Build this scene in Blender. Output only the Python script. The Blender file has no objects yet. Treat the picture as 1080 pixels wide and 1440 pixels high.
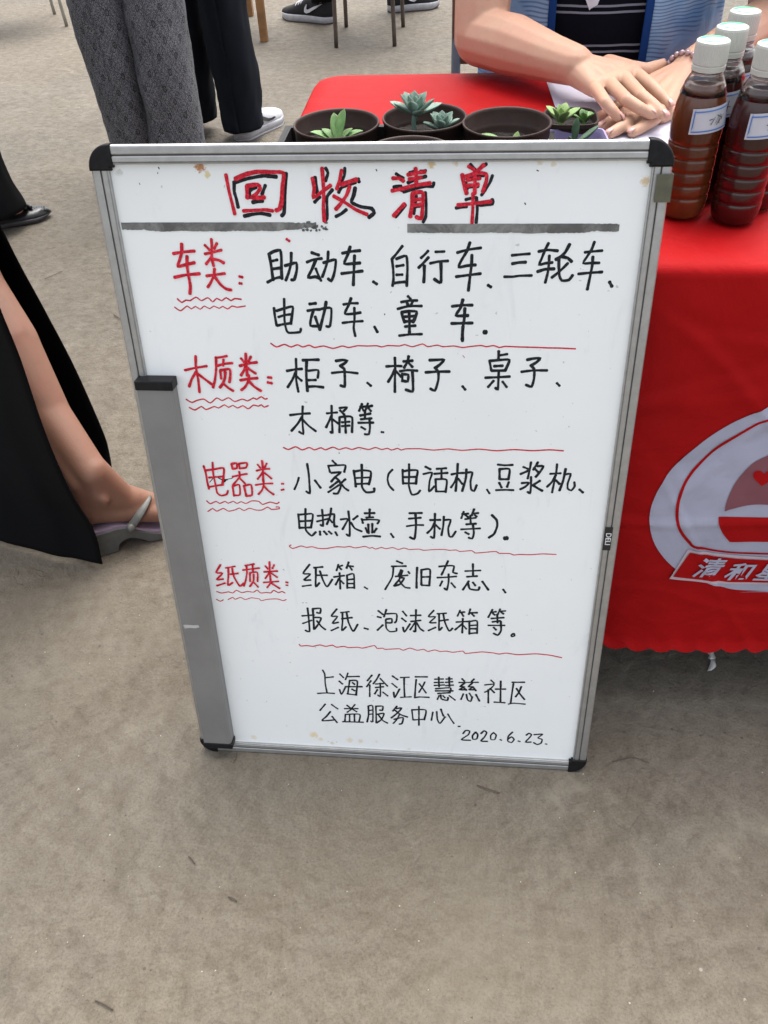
import bpy, bmesh, math, random
from mathutils import Vector, Matrix, noise, geometry
R = math.radians
random.seed(7)
sc = bpy.context.scene
col = sc.collection

# ------------------------------------------------------------------ camera
CAM = Vector((0.103836, -0.711724, 1.196928))
CW = Matrix(((0.995235, -0.030070, 0.092754), (0.088412, 0.679450, -0.728376), (-0.041120, 0.733105, 0.678871)))
FPX = 1200.0
cd = bpy.data.cameras.new('camera')
cam = bpy.data.objects.new('camera', cd)
col.objects.link(cam)
cam.matrix_world = Matrix.Translation(CAM) @ CW.to_4x4()
cd.sensor_fit = 'VERTICAL'; cd.sensor_height = 36; cd.lens = 36 * FPX / 1440
cd.clip_start = 0.05; cd.clip_end = 400
sc.camera = cam

# ------------------------------------------------------------------ light: overcast daylight
SUN_EL, SUN_AZ = 66, 12          # azimuth measured from +y (behind the table) towards +x
w = bpy.data.worlds.new('World'); sc.world = w; w.use_nodes = True
nt = w.node_tree
sky = nt.nodes.new('ShaderNodeTexSky'); sky.sky_type = 'NISHITA'; sky.sun_disc = False
sky.sun_elevation = R(SUN_EL); sky.sun_rotation = R(SUN_AZ)
sky.air_density = 1.0; sky.dust_density = 4.0; sky.ozone_density = 1.0
hsv = nt.nodes.new('ShaderNodeHueSaturation'); hsv.inputs['Saturation'].default_value = 0.35
nt.links.new(sky.outputs[0], hsv.inputs['Color'])
nt.links.new(hsv.outputs[0], nt.nodes['Background'].inputs[0])
nt.nodes['Background'].inputs[1].default_value = 0.145
sd = bpy.data.lights.new('sun', 'SUN'); sd.energy = 1.3; sd.angle = R(58); sd.color = (1.0, 0.965, 0.91)
sun = bpy.data.objects.new('sun', sd); col.objects.link(sun)
sdir = Vector((math.sin(R(SUN_AZ)) * math.cos(R(SUN_EL)), math.cos(R(SUN_AZ)) * math.cos(R(SUN_EL)), math.sin(R(SUN_EL))))
sun.rotation_euler = sdir.to_track_quat('Z', 'Y').to_euler()
sun.location = (0, 3, 6)
sc.view_settings.view_transform = 'Standard'; sc.view_settings.look = 'None'
sc.view_settings.gamma = 1; sc.view_settings.use_curve_mapping = False
sc.view_settings.exposure = 1.54
sc.render.engine = 'CYCLES'

# ------------------------------------------------------------------ helpers
def ray(px, py):
    return CW @ Vector(((px - 540) / FPX, (720 - py) / FPX, -1))
def at(px, py, z):                # the real point at height z that the photograph shows at this pixel
    d = ray(px, py); return CAM + d * ((z - CAM.z) / d.z)
def aty(px, py, y):
    d = ray(px, py); return CAM + d * ((y - CAM.y) / d.y)
def tag(o, label=None, cat=None, group=None, kind=None):
    if label: o['label'] = label
    if cat: o['category'] = cat
    if group: o['group'] = group
    if kind: o['kind'] = kind
    return o
def empty(name, loc=(0, 0, 0), rot=(0, 0, 0)):
    o = bpy.data.objects.new(name, None); col.objects.link(o)
    o.location = loc; o.rotation_euler = rot; o.empty_display_size = .1
    return o
def mobj(name, verts, faces, m, parent=None, smooth=True, uvs=None):
    me = bpy.data.meshes.new(name)
    me.from_pydata([tuple(v) for v in verts], [], faces); me.update()
    if uvs:
        ul = me.uv_layers.new(name='UVMap')
        for l in me.loops: ul.data[l.index].uv = uvs[l.vertex_index]
    if smooth: me.polygons.foreach_set('use_smooth', [True] * len(me.polygons))
    ms = m if isinstance(m, (list, tuple)) else [m]
    for q in ms: me.materials.append(q)
    o = bpy.data.objects.new(name, me); col.objects.link(o)
    if parent: o.parent = parent
    return o
def bmobj(name, bm, m, parent=None, smooth=False):
    me = bpy.data.meshes.new(name); bm.to_mesh(me); bm.free()
    if smooth: me.polygons.foreach_set('use_smooth', [True] * len(me.polygons))
    for q in (m if isinstance(m, (list, tuple)) else [m]): me.materials.append(q)
    o = bpy.data.objects.new(name, me); col.objects.link(o)
    if parent: o.parent = parent
    return o
def relocal(o):                   # mesh written in world coordinates under a moved parent
    o.matrix_parent_inverse = Matrix.Identity(4)
    bpy.context.view_layer.update()
    o.data.transform(o.parent.matrix_world.inverted())
    return o
def box(bm, x0, x1, y0, y1, z0, z1, bev=0):
    r = bmesh.ops.create_cube(bm, size=1)
    for v in r['verts']:
        v.co = Vector((x0 + (v.co.x + .5) * (x1 - x0), y0 + (v.co.y + .5) * (y1 - y0), z0 + (v.co.z + .5) * (z1 - z0)))
    if bev:
        es = {e for v in r['verts'] for e in v.link_edges}
        bmesh.ops.bevel(bm, geom=list(es), offset=bev, segments=2, profile=.6, affect='EDGES')
def lathe(prof, n=40, cx=0, cy=0, cz=0):
    V, F, U = [], [], []
    for j, (r, z) in enumerate(prof):
        for i in range(n + 1):
            a = 2 * math.pi * i / n
            V.append((cx + r * math.cos(a), cy + r * math.sin(a), cz + z)); U.append((i / n, z))
    for j in range(len(prof) - 1):
        for i in range(n):
            a = j * (n + 1) + i; F.append((a, a + 1, a + n + 2, a + n + 1))
    return V, F, U
def frames(path):
    T = []
    for i in range(len(path)):
        a = path[max(i - 1, 0)]; b = path[min(i + 1, len(path) - 1)]
        T.append((b - a).normalized())
    return T
def catmull(pts, k=6):
    P = [Vector(p) for p in pts]
    if len(P) < 3:
        return [P[0].lerp(P[-1], i / k) for i in range(k + 1)]
    out = []
    Q = [P[0] * 2 - P[1]] + P + [P[-1] * 2 - P[-2]]
    for i in range(1, len(Q) - 2):
        p0, p1, p2, p3 = Q[i - 1:i + 3]
        for s in range(k):
            t = s / k
            out.append(.5 * ((2 * p1) + (p2 - p0) * t + (2 * p0 - 5 * p1 + 4 * p2 - p3) * t * t + (3 * p1 - p0 - 3 * p2 + p3) * t ** 3))
    out.append(P[-1].copy())
    return out
def sweep(pts, rad, k=6, n=20, ref=(0, 1, 0), fold=None, flat=1.0, caps=True):
    """tube along smoothed points; rad per point; fold(u, v, ang) -> extra radius"""
    P = catmull(pts, k); RR = [v.x for v in catmull([Vector((r, 0, 0)) for r in rad], k)]
    T = frames(P); V, F, U = [], [], []
    ln = 0
    for j, p in enumerate(P):
        if j: ln += (p - P[j - 1]).length
        x = Vector(ref).cross(T[j]).normalized(); y = T[j].cross(x)
        for i in range(n + 1):
            a = 2 * math.pi * i / n; r = RR[j]
            if fold: r += fold(ln, j / (len(P) - 1), a)
            V.append(p + x * math.cos(a) * r + y * math.sin(a) * r * flat); U.append((i / n * 2 * math.pi * sum(RR) / len(RR), ln))
    for j in range(len(P) - 1):
        for i in range(n):
            a = j * (n + 1) + i; F.append((a, a + 1, a + n + 2, a + n + 1))
    if caps:
        for j in (0, len(P) - 1):
            V.append(P[j]); U.append((0, 0)); c = len(V) - 1
            for i in range(n):
                a = j * (n + 1) + i
                F.append((c, a + 1, a) if j == 0 else (c, a, a + 1))
    return V, F, U
def grid_sheet(rows, k=6, disp=None):
    """rows: list of lists of points -> smooth sheet"""
    R1 = [catmull(r, k) for r in rows]
    cols = list(zip(*R1)); C2 = [catmull(c, k) for c in cols]
    nc, nr = len(C2), len(C2[0])
    V, F, U = [], [], []
    for i in range(nc):
        for j in range(nr):
            V.append(C2[i][j]); U.append((i / (nc - 1), j / (nr - 1)))
    if disp: V = [disp(v, u[0], u[1]) for v, u in zip(V, U)]
    for i in range(nc - 1):
        for j in range(nr - 1):
            a = i * nr + j; F.append((a, a + 1, a + nr + 1, a + nr))
    return V, F, U
def solidify(o, t, off=0):
    m = o.modifiers.new('thickness', 'SOLIDIFY'); m.thickness = t; m.offset = off
def unit_sphere(n=10):
    pts = []
    for j in range(n + 1):
        th = math.pi * j / n
        for i in range(n * 2 if 0 < j < n else 1):
            a = math.pi * i / n
            pts.append(Vector((math.sin(th) * math.cos(a), math.sin(th) * math.sin(a), math.cos(th))))
    return pts
SPH = unit_sphere(7)
def blob(name, items, voxel, m, parent=None, smooth=6, adapt=None):
    """one continuous skin grown over tapered limbs: items = (p0, r0, p1, r1) or ('e', centre, radii, euler)"""
    bm = bmesh.new()
    for it in items:
        vs = []
        if it[0] == 'e':
            M = Matrix.Translation(it[1]) @ (it[3].to_matrix().to_4x4() if len(it) > 3 else Matrix.Identity(4))
            for s in SPH: vs.append(bm.verts.new(M @ Vector((s.x * it[2][0], s.y * it[2][1], s.z * it[2][2]))))
        else:
            p0, r0, p1, r1 = it
            for s in SPH: vs.append(bm.verts.new(Vector(p0) + s * r0)); vs.append(bm.verts.new(Vector(p1) + s * r1))
        r = bmesh.ops.convex_hull(bm, input=vs)
        junk = list({g for g in r['geom_interior'] + r['geom_unused'] if isinstance(g, bmesh.types.BMVert) and g.is_valid and not g.link_faces})
        bmesh.ops.delete(bm, geom=junk, context='VERTS')
    me = bpy.data.meshes.new('raw'); bm.to_mesh(me); bm.free()
    o = bpy.data.objects.new('raw', me); col.objects.link(o)
    md = o.modifiers.new('r', 'REMESH'); md.mode = 'VOXEL'; md.voxel_size = voxel
    ms = o.modifiers.new('s', 'SMOOTH'); ms.iterations = smooth; ms.factor = .5
    dg = bpy.context.evaluated_depsgraph_get(); dg.update()
    nm = bpy.data.meshes.new_from_object(o.evaluated_get(dg), depsgraph=dg)
    bpy.data.objects.remove(o); bpy.data.meshes.remove(me)
    nm.name = name; nm.materials.clear(); nm.materials.append(m)
    nm.polygons.foreach_set('use_smooth', [True] * len(nm.polygons))
    r = bpy.data.objects.new(name, nm); col.objects.link(r)
    if parent: r.parent = parent
    return r
def join_meshes(a, b):            # append b's mesh to a (same body, one object)
    bm = bmesh.new(); bm.from_mesh(a.data); bm.from_mesh(b.data); bm.to_mesh(a.data); bm.free()
    a.data.polygons.foreach_set('use_smooth', [True] * len(a.data.polygons))
    bpy.data.objects.remove(b)
    return a

# ------------------------------------------------------------------ materials
class NB:
    def __init__(s, name):
        s.m = bpy.data.materials.new(name); s.m.use_nodes = True; s.t = s.m.node_tree
        s.b = s.t.nodes['Principled BSDF']
    def n(s, typ, **kw):
        nd = s.t.nodes.new(typ)
        for k, v in kw.items():
            if k.startswith('i_'):
                key = k[2:]; key = int(key) if key.isdigit() else key.replace('_', ' ')
                s.put(nd.inputs[key], v)
            else: setattr(nd, k, v)
        return nd
    def put(s, sock, v):
        if isinstance(v, bpy.types.NodeSocket): s.t.links.new(v, sock)
        elif isinstance(v, (tuple, list)) and len(v) == 3 and sock.type == 'RGBA': sock.default_value = (*v, 1)
        else: sock.default_value = v
    def math(s, op, a, b=None, c=None, clamp=False):
        nd = s.t.nodes.new('ShaderNodeMath'); nd.operation = op; nd.use_clamp = clamp
        for i, v in enumerate((a, b, c)):
            if v is not None: s.put(nd.inputs[i], v)
        return nd.outputs[0]
    def mix(s, f, a, b, mode='MIX'):
        nd = s.t.nodes.new('ShaderNodeMix'); nd.data_type = 'RGBA'; nd.blend_type = mode
        s.put(nd.inputs[0], f); s.put(nd.inputs[6], a); s.put(nd.inputs[7], b)
        return nd.outputs[2]
    def coord(s, kind='Object'):
        return s.n('ShaderNodeTexCoord').outputs[kind]
    def noise(s, scale, detail=3, rough=.55, vec=None, dist=0):
        nd = s.n('ShaderNodeTexNoise'); nd.inputs['Scale'].default_value = scale
        nd.inputs['Detail'].default_value = detail; nd.inputs['Roughness'].default_value = rough
        nd.inputs['Distortion'].default_value = dist
        if vec is not None: s.put(nd.inputs['Vector'], vec)
        return nd.outputs['Fac']
    def ramp(s, f, a, b, lo=0., hi=1.):
        nd = s.n('ShaderNodeMapRange'); s.put(nd.inputs[0], f)
        for i, v in enumerate((a, b, lo, hi)): nd.inputs[i + 1].default_value = v
        nd.clamp = True; nd.interpolation_type = 'SMOOTHSTEP'
        return nd.outputs[0]
    def bump(s, h, strength=.3, dist=.002, normal=None):
        nd = s.n('ShaderNodeBump'); nd.inputs['Strength'].default_value = strength; nd.inputs['Distance'].default_value = dist
        s.put(nd.inputs['Height'], h)
        if normal is not None: s.put(nd.inputs['Normal'], normal)
        s.t.links.new(nd.outputs[0], s.b.inputs['Normal']); return nd.outputs[0]
    def set(s, **kw):
        for k, v in kw.items(): s.put(s.b.inputs[k.replace('_', ' ')], v)
        return s
def simple(name, c, rough=.6, var=.12, scale=30, bump=.0, bscale=200, bdist=.001, **kw):
    b = NB(name); co = b.coord()
    f = b.noise(scale, 4, .6, co)
    c2 = tuple(x * (1 - var) for x in c); c3 = tuple(min(1, x * (1 + var)) for x in c)
    b.set(Base_Color=b.mix(b.ramp(f, .3, .7), c2, c3), Roughness=rough)
    if bump: b.bump(b.noise(bscale, 3, .6, co), bump, bdist)
    for k, v in kw.items(): b.put(b.b.inputs[k.replace('_', ' ')], v)
    return b.m

def concrete_mat():
    b = NB('concrete'); co = b.coord()
    big = b.noise(.55, 5, .6, co); mid = b.noise(3.2, 6, .62, co); fine = b.noise(28, 8, .72, co); grit = b.noise(220, 3, .7, co)
    c = b.mix(b.ramp(mid, .3, .72), (.100, .086, .066), (.132, .116, .092))
    c = b.mix(b.ramp(big, .38, .68), c, (.150, .127, .094))
    c = b.mix(b.ramp(b.noise(7, 6, .7, co, .3), .55, .72, 0, .40), c, (.080, .069, .054))
    c = b.mix(b.ramp(b.noise(9, 7, .65, co, .2), .56, .72, 0, .5), c, (.172, .148, .114))
    c = b.mix(b.ramp(fine, .38, .70, 0, .6), c, b.mix(1.0, c, (.72, .70, .68), 'MULTIPLY'))
    pit = b.noise(58, 5, .62, co, .25); flake = b.ramp(b.noise(26, 4, .55, co, .3), .40, .62)
    c = b.mix(b.ramp(pit, .36, .52, .42, 0), c, b.mix(1.0, c, (.62, .60, .57), 'MULTIPLY'))  # darker pits: dirt, plus relief shading put into the colour
    c = b.mix(b.math('MULTIPLY', flake, .20), c, b.mix(1.0, c, (1.3, 1.29, 1.26), 'MULTIPLY'))
    c = b.mix(b.ramp(b.noise(300, 3, .75, co), .48, .64, 0, .85), c, b.mix(1.0, c, (.74, .72, .69), 'MULTIPLY'))
    c = b.mix(b.ramp(grit, .40, .70, 0, .5), c, b.mix(1.0, c, (1.35, 1.33, 1.3), 'MULTIPLY'))
    c = b.mix(b.ramp(b.noise(2.2, 4, .6, co), .44, .62, 0, .7), c, b.mix(1.0, c, (.86, .84, .81), 'MULTIPLY'))
    c = b.mix(b.ramp(b.noise(1.3, 6, .7, co, .4), .52, .68, 0, .40), c, (.160, .138, .100))
    c = b.mix(b.ramp(b.noise(5.5, 7, .72, co, .2), .58, .70, 0, .45), c, (.21, .185, .14))
    vo = b.n('ShaderNodeTexVoronoi'); vo.inputs['Scale'].default_value = 32; b.put(vo.inputs['Vector'], co)
    vo.inputs['Randomness'].default_value = 1
    spot = b.ramp(vo.outputs['Distance'], .055, .085, 1, 0)
    sel = b.math('GREATER_THAN', b.noise(19, 2, .5, co), .60)
    c = b.mix(b.math('MULTIPLY', b.math('MULTIPLY', spot, sel), .7), c, (.045, .038, .034))
    v2 = b.n('ShaderNodeTexVoronoi'); v2.inputs['Scale'].default_value = 21; b.put(v2.inputs['Vector'], co)
    sp2 = b.math('MULTIPLY', b.ramp(v2.outputs['Distance'], .035, .06, 1, 0), b.math('GREATER_THAN', b.noise(13, 2, .5, co), .62))
    c = b.mix(b.math('MULTIPLY', sp2, .6), c, (.33, .31, .27))
    # fine hairline cracks
    v3 = b.n('ShaderNodeTexVoronoi'); v3.feature = 'DISTANCE_TO_EDGE'; v3.inputs['Scale'].default_value = 2.1
    wv = b.n('ShaderNodeVectorMath', operation='ADD'); b.put(wv.inputs[0], co)
    nz = b.n('ShaderNodeTexNoise'); nz.inputs['Scale'].default_value = 5; nz.inputs['Detail'].default_value = 6; b.put(nz.inputs['Vector'], co)
    sc_ = b.n('ShaderNodeVectorMath', operation='SCALE'); b.put(sc_.inputs[0], nz.outputs['Color']); sc_.inputs['Scale'].default_value = .6
    b.put(wv.inputs[1], sc_.outputs[0]); b.put(v3.inputs['Vector'], wv.outputs[0])
    crack = b.math('MULTIPLY', b.ramp(v3.outputs['Distance'], .0, .006, 1, 0), b.ramp(b.noise(1.7, 2, .5, co), .5, .62))
    c = b.mix(b.math('MULTIPLY', crack, .0), c, (.07, .06, .05))
    b.set(Base_Color=c, Roughness=b.ramp(fine, .3, .7, .72, .95))
    h = b.math('ADD', b.math('MULTIPLY', b.noise(12, 7, .58, co, .15), .9), b.math('MULTIPLY', grit, .26))
    h = b.math('ADD', h, b.math('MULTIPLY', b.math('MULTIPLY', b.ramp(b.noise(34, 3, .5, co, .4), .46, .58), b.ramp(b.noise(4, 3, .5, co), .5, .62)), .35))
    h = b.math('SUBTRACT', h, b.math('MULTIPLY', crack, .05)); h = b.math('SUBTRACT', h, b.math('MULTIPLY', spot, .25))
    h = b.math('ADD', h, b.math('ADD', b.math('MULTIPLY', pit, .5), b.math('MULTIPLY', flake, .25)))
    b.bump(h, .6, .008)
    return b.m
M = {}
M['concrete'] = concrete_mat()
def board_mat():
    b = NB('whiteboard_enamel'); co = b.coord()
    c = b.mix(b.ramp(b.noise(3, 4, .6, co), .3, .7), (.77, .79, .775), (.81, .825, .81))
    sm = b.n('ShaderNodeMapping'); sm.inputs['Scale'].default_value = (6, 1, 1.5); b.put(sm.inputs['Vector'], co)
    c = b.mix(b.ramp(b.noise(5, 6, .7, sm.outputs[0], 1), .56, .8, 0, .35), c, (.56, .58, .58))
    c = b.mix(b.ramp(b.noise(160, 2, .5, co), .74, .78, 0, .55), c, (.34, .34, .33))
    # rust and paste stains near the rails
    sx = b.n('ShaderNodeSeparateXYZ'); b.put(sx.inputs[0], co)
    for (x, z, r, cc, k) in ((-.183, .8785, .011, (.42, .17, .04), .95), (-.176, .870, .006, (.62, .5, .2), .8), (.060, .879, .008, (.55, .38, .15), .8), (.085, .880, .006, (.6, .45, .25), .6), (.170, .880, .006, (.6, .48, .25), .55), (.184, .878, .005, (.6, .45, .2), .5),
                             (.277, .861, .009, (.6, .42, .2), .8), (-.118, .043, .012, (.72, .55, .28), .75), (-.108, .034, .008, (.70, .6, .4), .7), (-.215, .030, .009, (.7, .6, .42), .6), (-.062, .036, .010, (.74, .6, .42), .7), (-.045, .035, .008, (.7, .5, .35), .6), (-.02, .036, .006, (.66, .58, .4), .4),
                             (-.09, .027, .006, (.55, .42, .3), .5), (-.272, .873, .007, (.4, .38, .34), .5), (.03, .023, .006, (.6, .5, .35), .4)):
        dx = b.math('SUBTRACT', sx.outputs[0], x); dz = b.math('SUBTRACT', sx.outputs[2], z)
        d = b.math('SQRT', b.math('ADD', b.math('MULTIPLY', dx, dx), b.math('MULTIPLY', dz, dz)))
        d = b.math('ADD', b.math('MULTIPLY', d, 1.45), b.math('MULTIPLY', b.math('SUBTRACT', b.noise(260, 5, .75, co), .5), r * 2.2))
        c = b.mix(b.ramp(d, r * .35, r, k, 0), c, cc)
    b.set(Base_Color=c, Roughness=.32); b.b.inputs['Specular IOR Level'].default_value = .4
    b.bump(b.noise(9, 3, .5, co), .08, .004)
    return b.m
M['board'] = board_mat()
def alu_mat(name, c, rough):
    b = NB(name); co = b.coord()
    mp = b.n('ShaderNodeMapping'); mp.inputs['Scale'].default_value = (1, 1, 1); b.put(mp.inputs['Vector'], co)
    f = b.noise(60, 5, .7, co); g = b.noise(9, 4, .6, co)
    cc = b.mix(b.ramp(f, .3, .75), tuple(x * .82 for x in c), c)
    cc = b.mix(b.ramp(g, .55, .75, 0, .4), cc, tuple(x * .7 for x in c))
    b.set(Base_Color=cc, Roughness=rough, Metallic=.75); b.bump(f, .1, .0006)
    return b.m
M['alu'] = alu_mat('brushed_aluminium', (.44, .44, .43), .42)
M['alu_dark'] = alu_mat('dull_aluminium', (.33, .33, .32), .5)
M['groove'] = simple('rail_groove', (.10, .10, .10), .7)
M['corner'] = simple('black_plastic', (.005, .005, .006), .5, .5, 150, .3, 260, .0006, Specular_IOR_Level=.25)
def ink(name, c):
    b = NB(name); co = b.coord()
    f = b.noise(420, 3, .6, co)
    c2 = tuple(min(1, x * 1.9 + .02) for x in c)
    b.set(Base_Color=b.mix(b.ramp(f, .4, .75), c, c2), Roughness=.5); b.b.inputs['Specular IOR Level'].default_value = .15; return b.m
M['ink_r'] = ink('red_marker_ink', (.42, .010, .024)); M['ink_k'] = ink('black_marker_ink', (.0075, .009, .012))
M['ink_thin'] = ink('thin_red_marker_ink', (.42, .022, .035))
M['tape'] = (lambda b: (b.set(Base_Color=b.mix(b.ramp(b.noise(22, 6, .75, b.coord(), .6), .35, .68), (.085, .085, .078), (.24, .24, .225)), Roughness=.65), b.m)[1])(NB('old_tape_residue'))
M['tag'] = simple('tag_black', (.012, .012, .014), .35)
M['white_print'] = simple('white_print', (.62, .62, .62), .5)
def cloth_mat(name, c, rough=.75, weave=900, bs=.25, wr=0):
    b = NB(name); co = b.coord()
    f = b.noise(5, 4, .6, co)
    cc = b.mix(b.ramp(f, .3, .7), tuple(x * .9 for x in c), tuple(min(1, x * 1.08) for x in c))
    b.set(Base_Color=cc, Roughness=rough)
    h = b.noise(weave, 2, .6, co)
    if wr: h = b.math('ADD', b.math('MULTIPLY', h, .05), b.math('MULTIPLY', b.noise(7, 4, .5, co, .8), 1.0)); b.bump(h, bs, wr * 4)
    else: b.bump(h, bs, .0005)
    b.b.inputs['Specular IOR Level'].default_value = .10
    return b.m
M['red_cloth'] = cloth_mat('red_tablecloth', (.33, .0035, .0045), .62, 1200, .5, .004)
M['lilac_print'] = cloth_mat('pale_lilac_print', (.36, .36, .45), .6, 1200, .5, .004)
M['pink_print'] = cloth_mat('pink_print', (.20, .075, .09), .6, 1200, .5, .004)
M['cream_print'] = cloth_mat('cream_print_edge', (.50, .40, .44), .6, 1200, .5, .004)
def skin_mat(name, c, red):
    b = NB(name); co = b.coord()
    f = b.noise(16, 4, .6, co); g = b.noise(60, 4, .6, co)
    cc = b.mix(b.ramp(f, .35, .7), c, red); cc = b.mix(b.ramp(g, .45, .8, 0, .4), cc, tuple(x * .84 for x in c)); cc = b.mix(b.ramp(b.noise(180, 3, .6, co), .55, .75, 0, .35), cc, (c[0] * .9, c[1] * .74, c[2] * .7))
    b.set(Base_Color=cc, Roughness=.58)
    b.b.inputs['Subsurface Weight'].default_value = .18; b.b.inputs['Subsurface Radius'].default_value = (.6, .25, .12); b.b.inputs['Subsurface Scale'].default_value = .006
    b.bump(b.noise(300, 4, .7, co), .35, .0007); return b.m
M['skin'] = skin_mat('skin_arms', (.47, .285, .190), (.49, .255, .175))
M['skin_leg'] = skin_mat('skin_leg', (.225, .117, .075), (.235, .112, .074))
M['nail'] = simple('fingernail', (.52, .285, .245), .35, .05)
M['hair'] = simple('black_hair', (.02, .016, .014), .5)
M['black_fabric'] = cloth_mat('black_skirt_fabric', (.0035, .0035, .004), .9, 700, .3)
M['navy_fabric'] = cloth_mat('dark_navy_trouser_fabric', (.008, .010, .014), .85, 900, .3)
M['shirt_grey'] = cloth_mat('grey_shirt', (.3, .3, .32)); M['shirt_white'] = cloth_mat('white_sleeve_fabric', (.55, .53, .60), .8, 900, .4, .004)
M['white_leather'] = simple('white_leather', (.50, .50, .52), .45, .08, 60)
M['shoe_black'] = simple('black_leather', (.007, .007, .008), .32, .3, 40, .3, 60, .002)
M['knit_black'] = simple('black_knit', (.008, .008, .009), .85, .4, 400, .5, 500, .001)
M['rubber_grey'] = simple('grey_rubber', (.05, .048, .05), .7)
M['white_rubber'] = simple('white_rubber', (.42, .42, .44), .6)
M['sandal'] = simple('grey_sandal_leather', (.095, .097, .088), .5, .12, 80, .3, 300, .0008)
M['insole'] = simple('lilac_insole', (.28, .22, .29), .6)
M['pot'] = simple('brown_plastic_pot', (.034, .0195, .015), .55, .2, 40, .2, 160, .0008, Specular_IOR_Level=.25)
M['soil'] = simple('dark_soil', (.011, .0075, .006), .95, .5, 160, 1, 220, .006)
M['tray'] = simple('dark_plastic_tray', (.012, .0105, .010), .5, Specular_IOR_Level=.25)
def leaf_mat(name, a, c):
    b = NB(name); co = b.coord()
    b.set(Base_Color=b.mix(b.ramp(b.noise(55, 3, .6, co), .3, .7), a, c), Roughness=.55)
    b.b.inputs['Subsurface Weight'].default_value = .08; b.b.inputs['Subsurface Scale'].default_value = .003
    return b.m
M['leaf_green'] = leaf_mat('green_leaf', (.055, .14, .03), (.13, .24, .07))
M['leaf_blue'] = leaf_mat('blue_green_leaf', (.085, .15, .115), (.19, .27, .22))
M['leaf_lime'] = leaf_mat('lime_leaf', (.12, .21, .055), (.23, .34, .12))
M['leaf_dark'] = leaf_mat('dark_leaf', (.025, .065, .03), (.055, .12, .055))
M['lilac_pot'] = simple('lilac_plastic', (.26, .22, .38), .5, .06)
M['paper'] = simple('white_paper', (.56, .53, .62), .7, .03, 10)
M['cap'] = simple('white_plastic_cap', (.46, .47, .42), .45, .04, 30)
M['green_print'] = simple('green_print', (.05, .48, .22), .5)
M['blue_print'] = simple('blue_print', (.06, .16, .42), .5)
M['label_paper'] = simple('label_paper', (.46, .48, .52), .6, .04)
def liquid_mat(name, c, c2):
    b = NB(name); co = b.coord()
    b.set(Base_Color=b.mix(b.ramp(b.noise(14, 4, .6, co), .3, .7), c, c2), Roughness=.22)
    b.b.inputs['Coat Weight'].default_value = .25; b.b.inputs['Coat Roughness'].default_value = .1
    b.b.inputs['Subsurface Weight'].default_value = .5; b.b.inputs['Subsurface Radius'].default_value = (1, .25, .08); b.b.inputs['Subsurface Scale'].default_value = .02
    return b.m
M['liquid_brown'] = liquid_mat('brown_liquid', (.070, .016, .0050), (.115, .032, .010))
M['liquid_red'] = liquid_mat('dark_red_liquid', (.026, .003, .003), (.040, .005, .005))
def plastic_clear():
    b = NB('clear_plastic'); b.set(Base_Color=(.95, .93, .9), Roughness=.06)
    b.b.inputs['Transmission Weight'].default_value = 1; b.b.inputs['IOR'].default_value = 1.35; return b.m
M['clear'] = plastic_clear()
M['pearl'] = simple('pearl', (.34, .24, .25), .2, .25, 90, Metallic=.35)
M['chair_metal'] = simple('brown_painted_metal', (.07, .048, .036), .5, .2, 40)
M['grey_metal'] = simple('grey_painted_metal', (.14, .165, .19), .4, .1, 30, Metallic=.3)
M['wood_orange'] = simple('varnished_wood', (.24, .115, .04), .5, .25, 12)
M['seat'] = simple('brown_seat_vinyl', (.12, .05, .03), .55)
M['plastic_scrap'] = simple('pale_plastic_film', (.5, .5, .48), .3)
M['tape_clip'] = simple('olive_packing_tape', (.085, .08, .05), .35, .2, 60)
M['twig'] = simple('dry_twig', (.07, .05, .035), .8); M['grit'] = simple('pale_grit', (.34, .32, .27), .8, .2, 20)
def stripe_mat():
    b = NB('navy_striped_shirt'); co = b.coord()
    sx = b.n('ShaderNodeSeparateXYZ'); b.put(sx.inputs[0], co)
    z = b.math('ADD', sx.outputs[2], b.math('MULTIPLY', b.noise(7, 2, .5, co), .012))
    u = b.math('FRACT', b.math('DIVIDE', b.math('SUBTRACT', z, .7325), .062))
    a1 = b.math('LESS_THAN', b.math('ABSOLUTE', b.math('SUBTRACT', u, .42)), .028)
    a2 = b.math('LESS_THAN', b.math('ABSOLUTE', b.math('SUBTRACT', u, .58)), .028)
    c = b.mix(b.math('MULTIPLY', b.math('ADD', a1, a2), .8), (.004, .0045, .008), (.28, .28, .32))
    b.set(Base_Color=c, Roughness=.85); b.b.inputs['Specular IOR Level'].default_value = .1; b.bump(b.noise(40, 4, .6, co), .3, .003); return b.m
M['stripe'] = stripe_mat()
def vest_mat():
    b = NB('blue_printed_vest'); co = b.coord()
    sx = b.n('ShaderNodeSeparateXYZ'); b.put(sx.inputs[0], co)
    base = b.mix(b.ramp(b.noise(9, 3, .5, co, .5), .38, .62), (.09, .24, .47), (.28, .42, .58))
    base = b.mix(b.ramp(b.noise(5, 2, .5, co), .45, .60), base, (.13, .27, .45))
    z = b.math('ADD', sx.outputs[2], b.math('MULTIPLY', b.noise(8, 2, .4, co), .045))
    u = b.math('FRACT', b.math('DIVIDE', z, .0062))
    ln = b.math('LESS_THAN', u, .38)
    msk = b.ramp(b.noise(6.5, 1, .4, co), .50, .54)
    base = b.mix(b.math('MULTIPLY', b.math('MULTIPLY', ln, msk), .6), base, (.012, .05, .17))
    b.set(Base_Color=base, Roughness=.6); b.bump(b.noise(16, 4, .6, co, 1), .5, .008); return b.m
M['vest'] = vest_mat(); M['vest_trim'] = cloth_mat('dark_blue_trim', (.010, .045, .17), .6)
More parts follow.
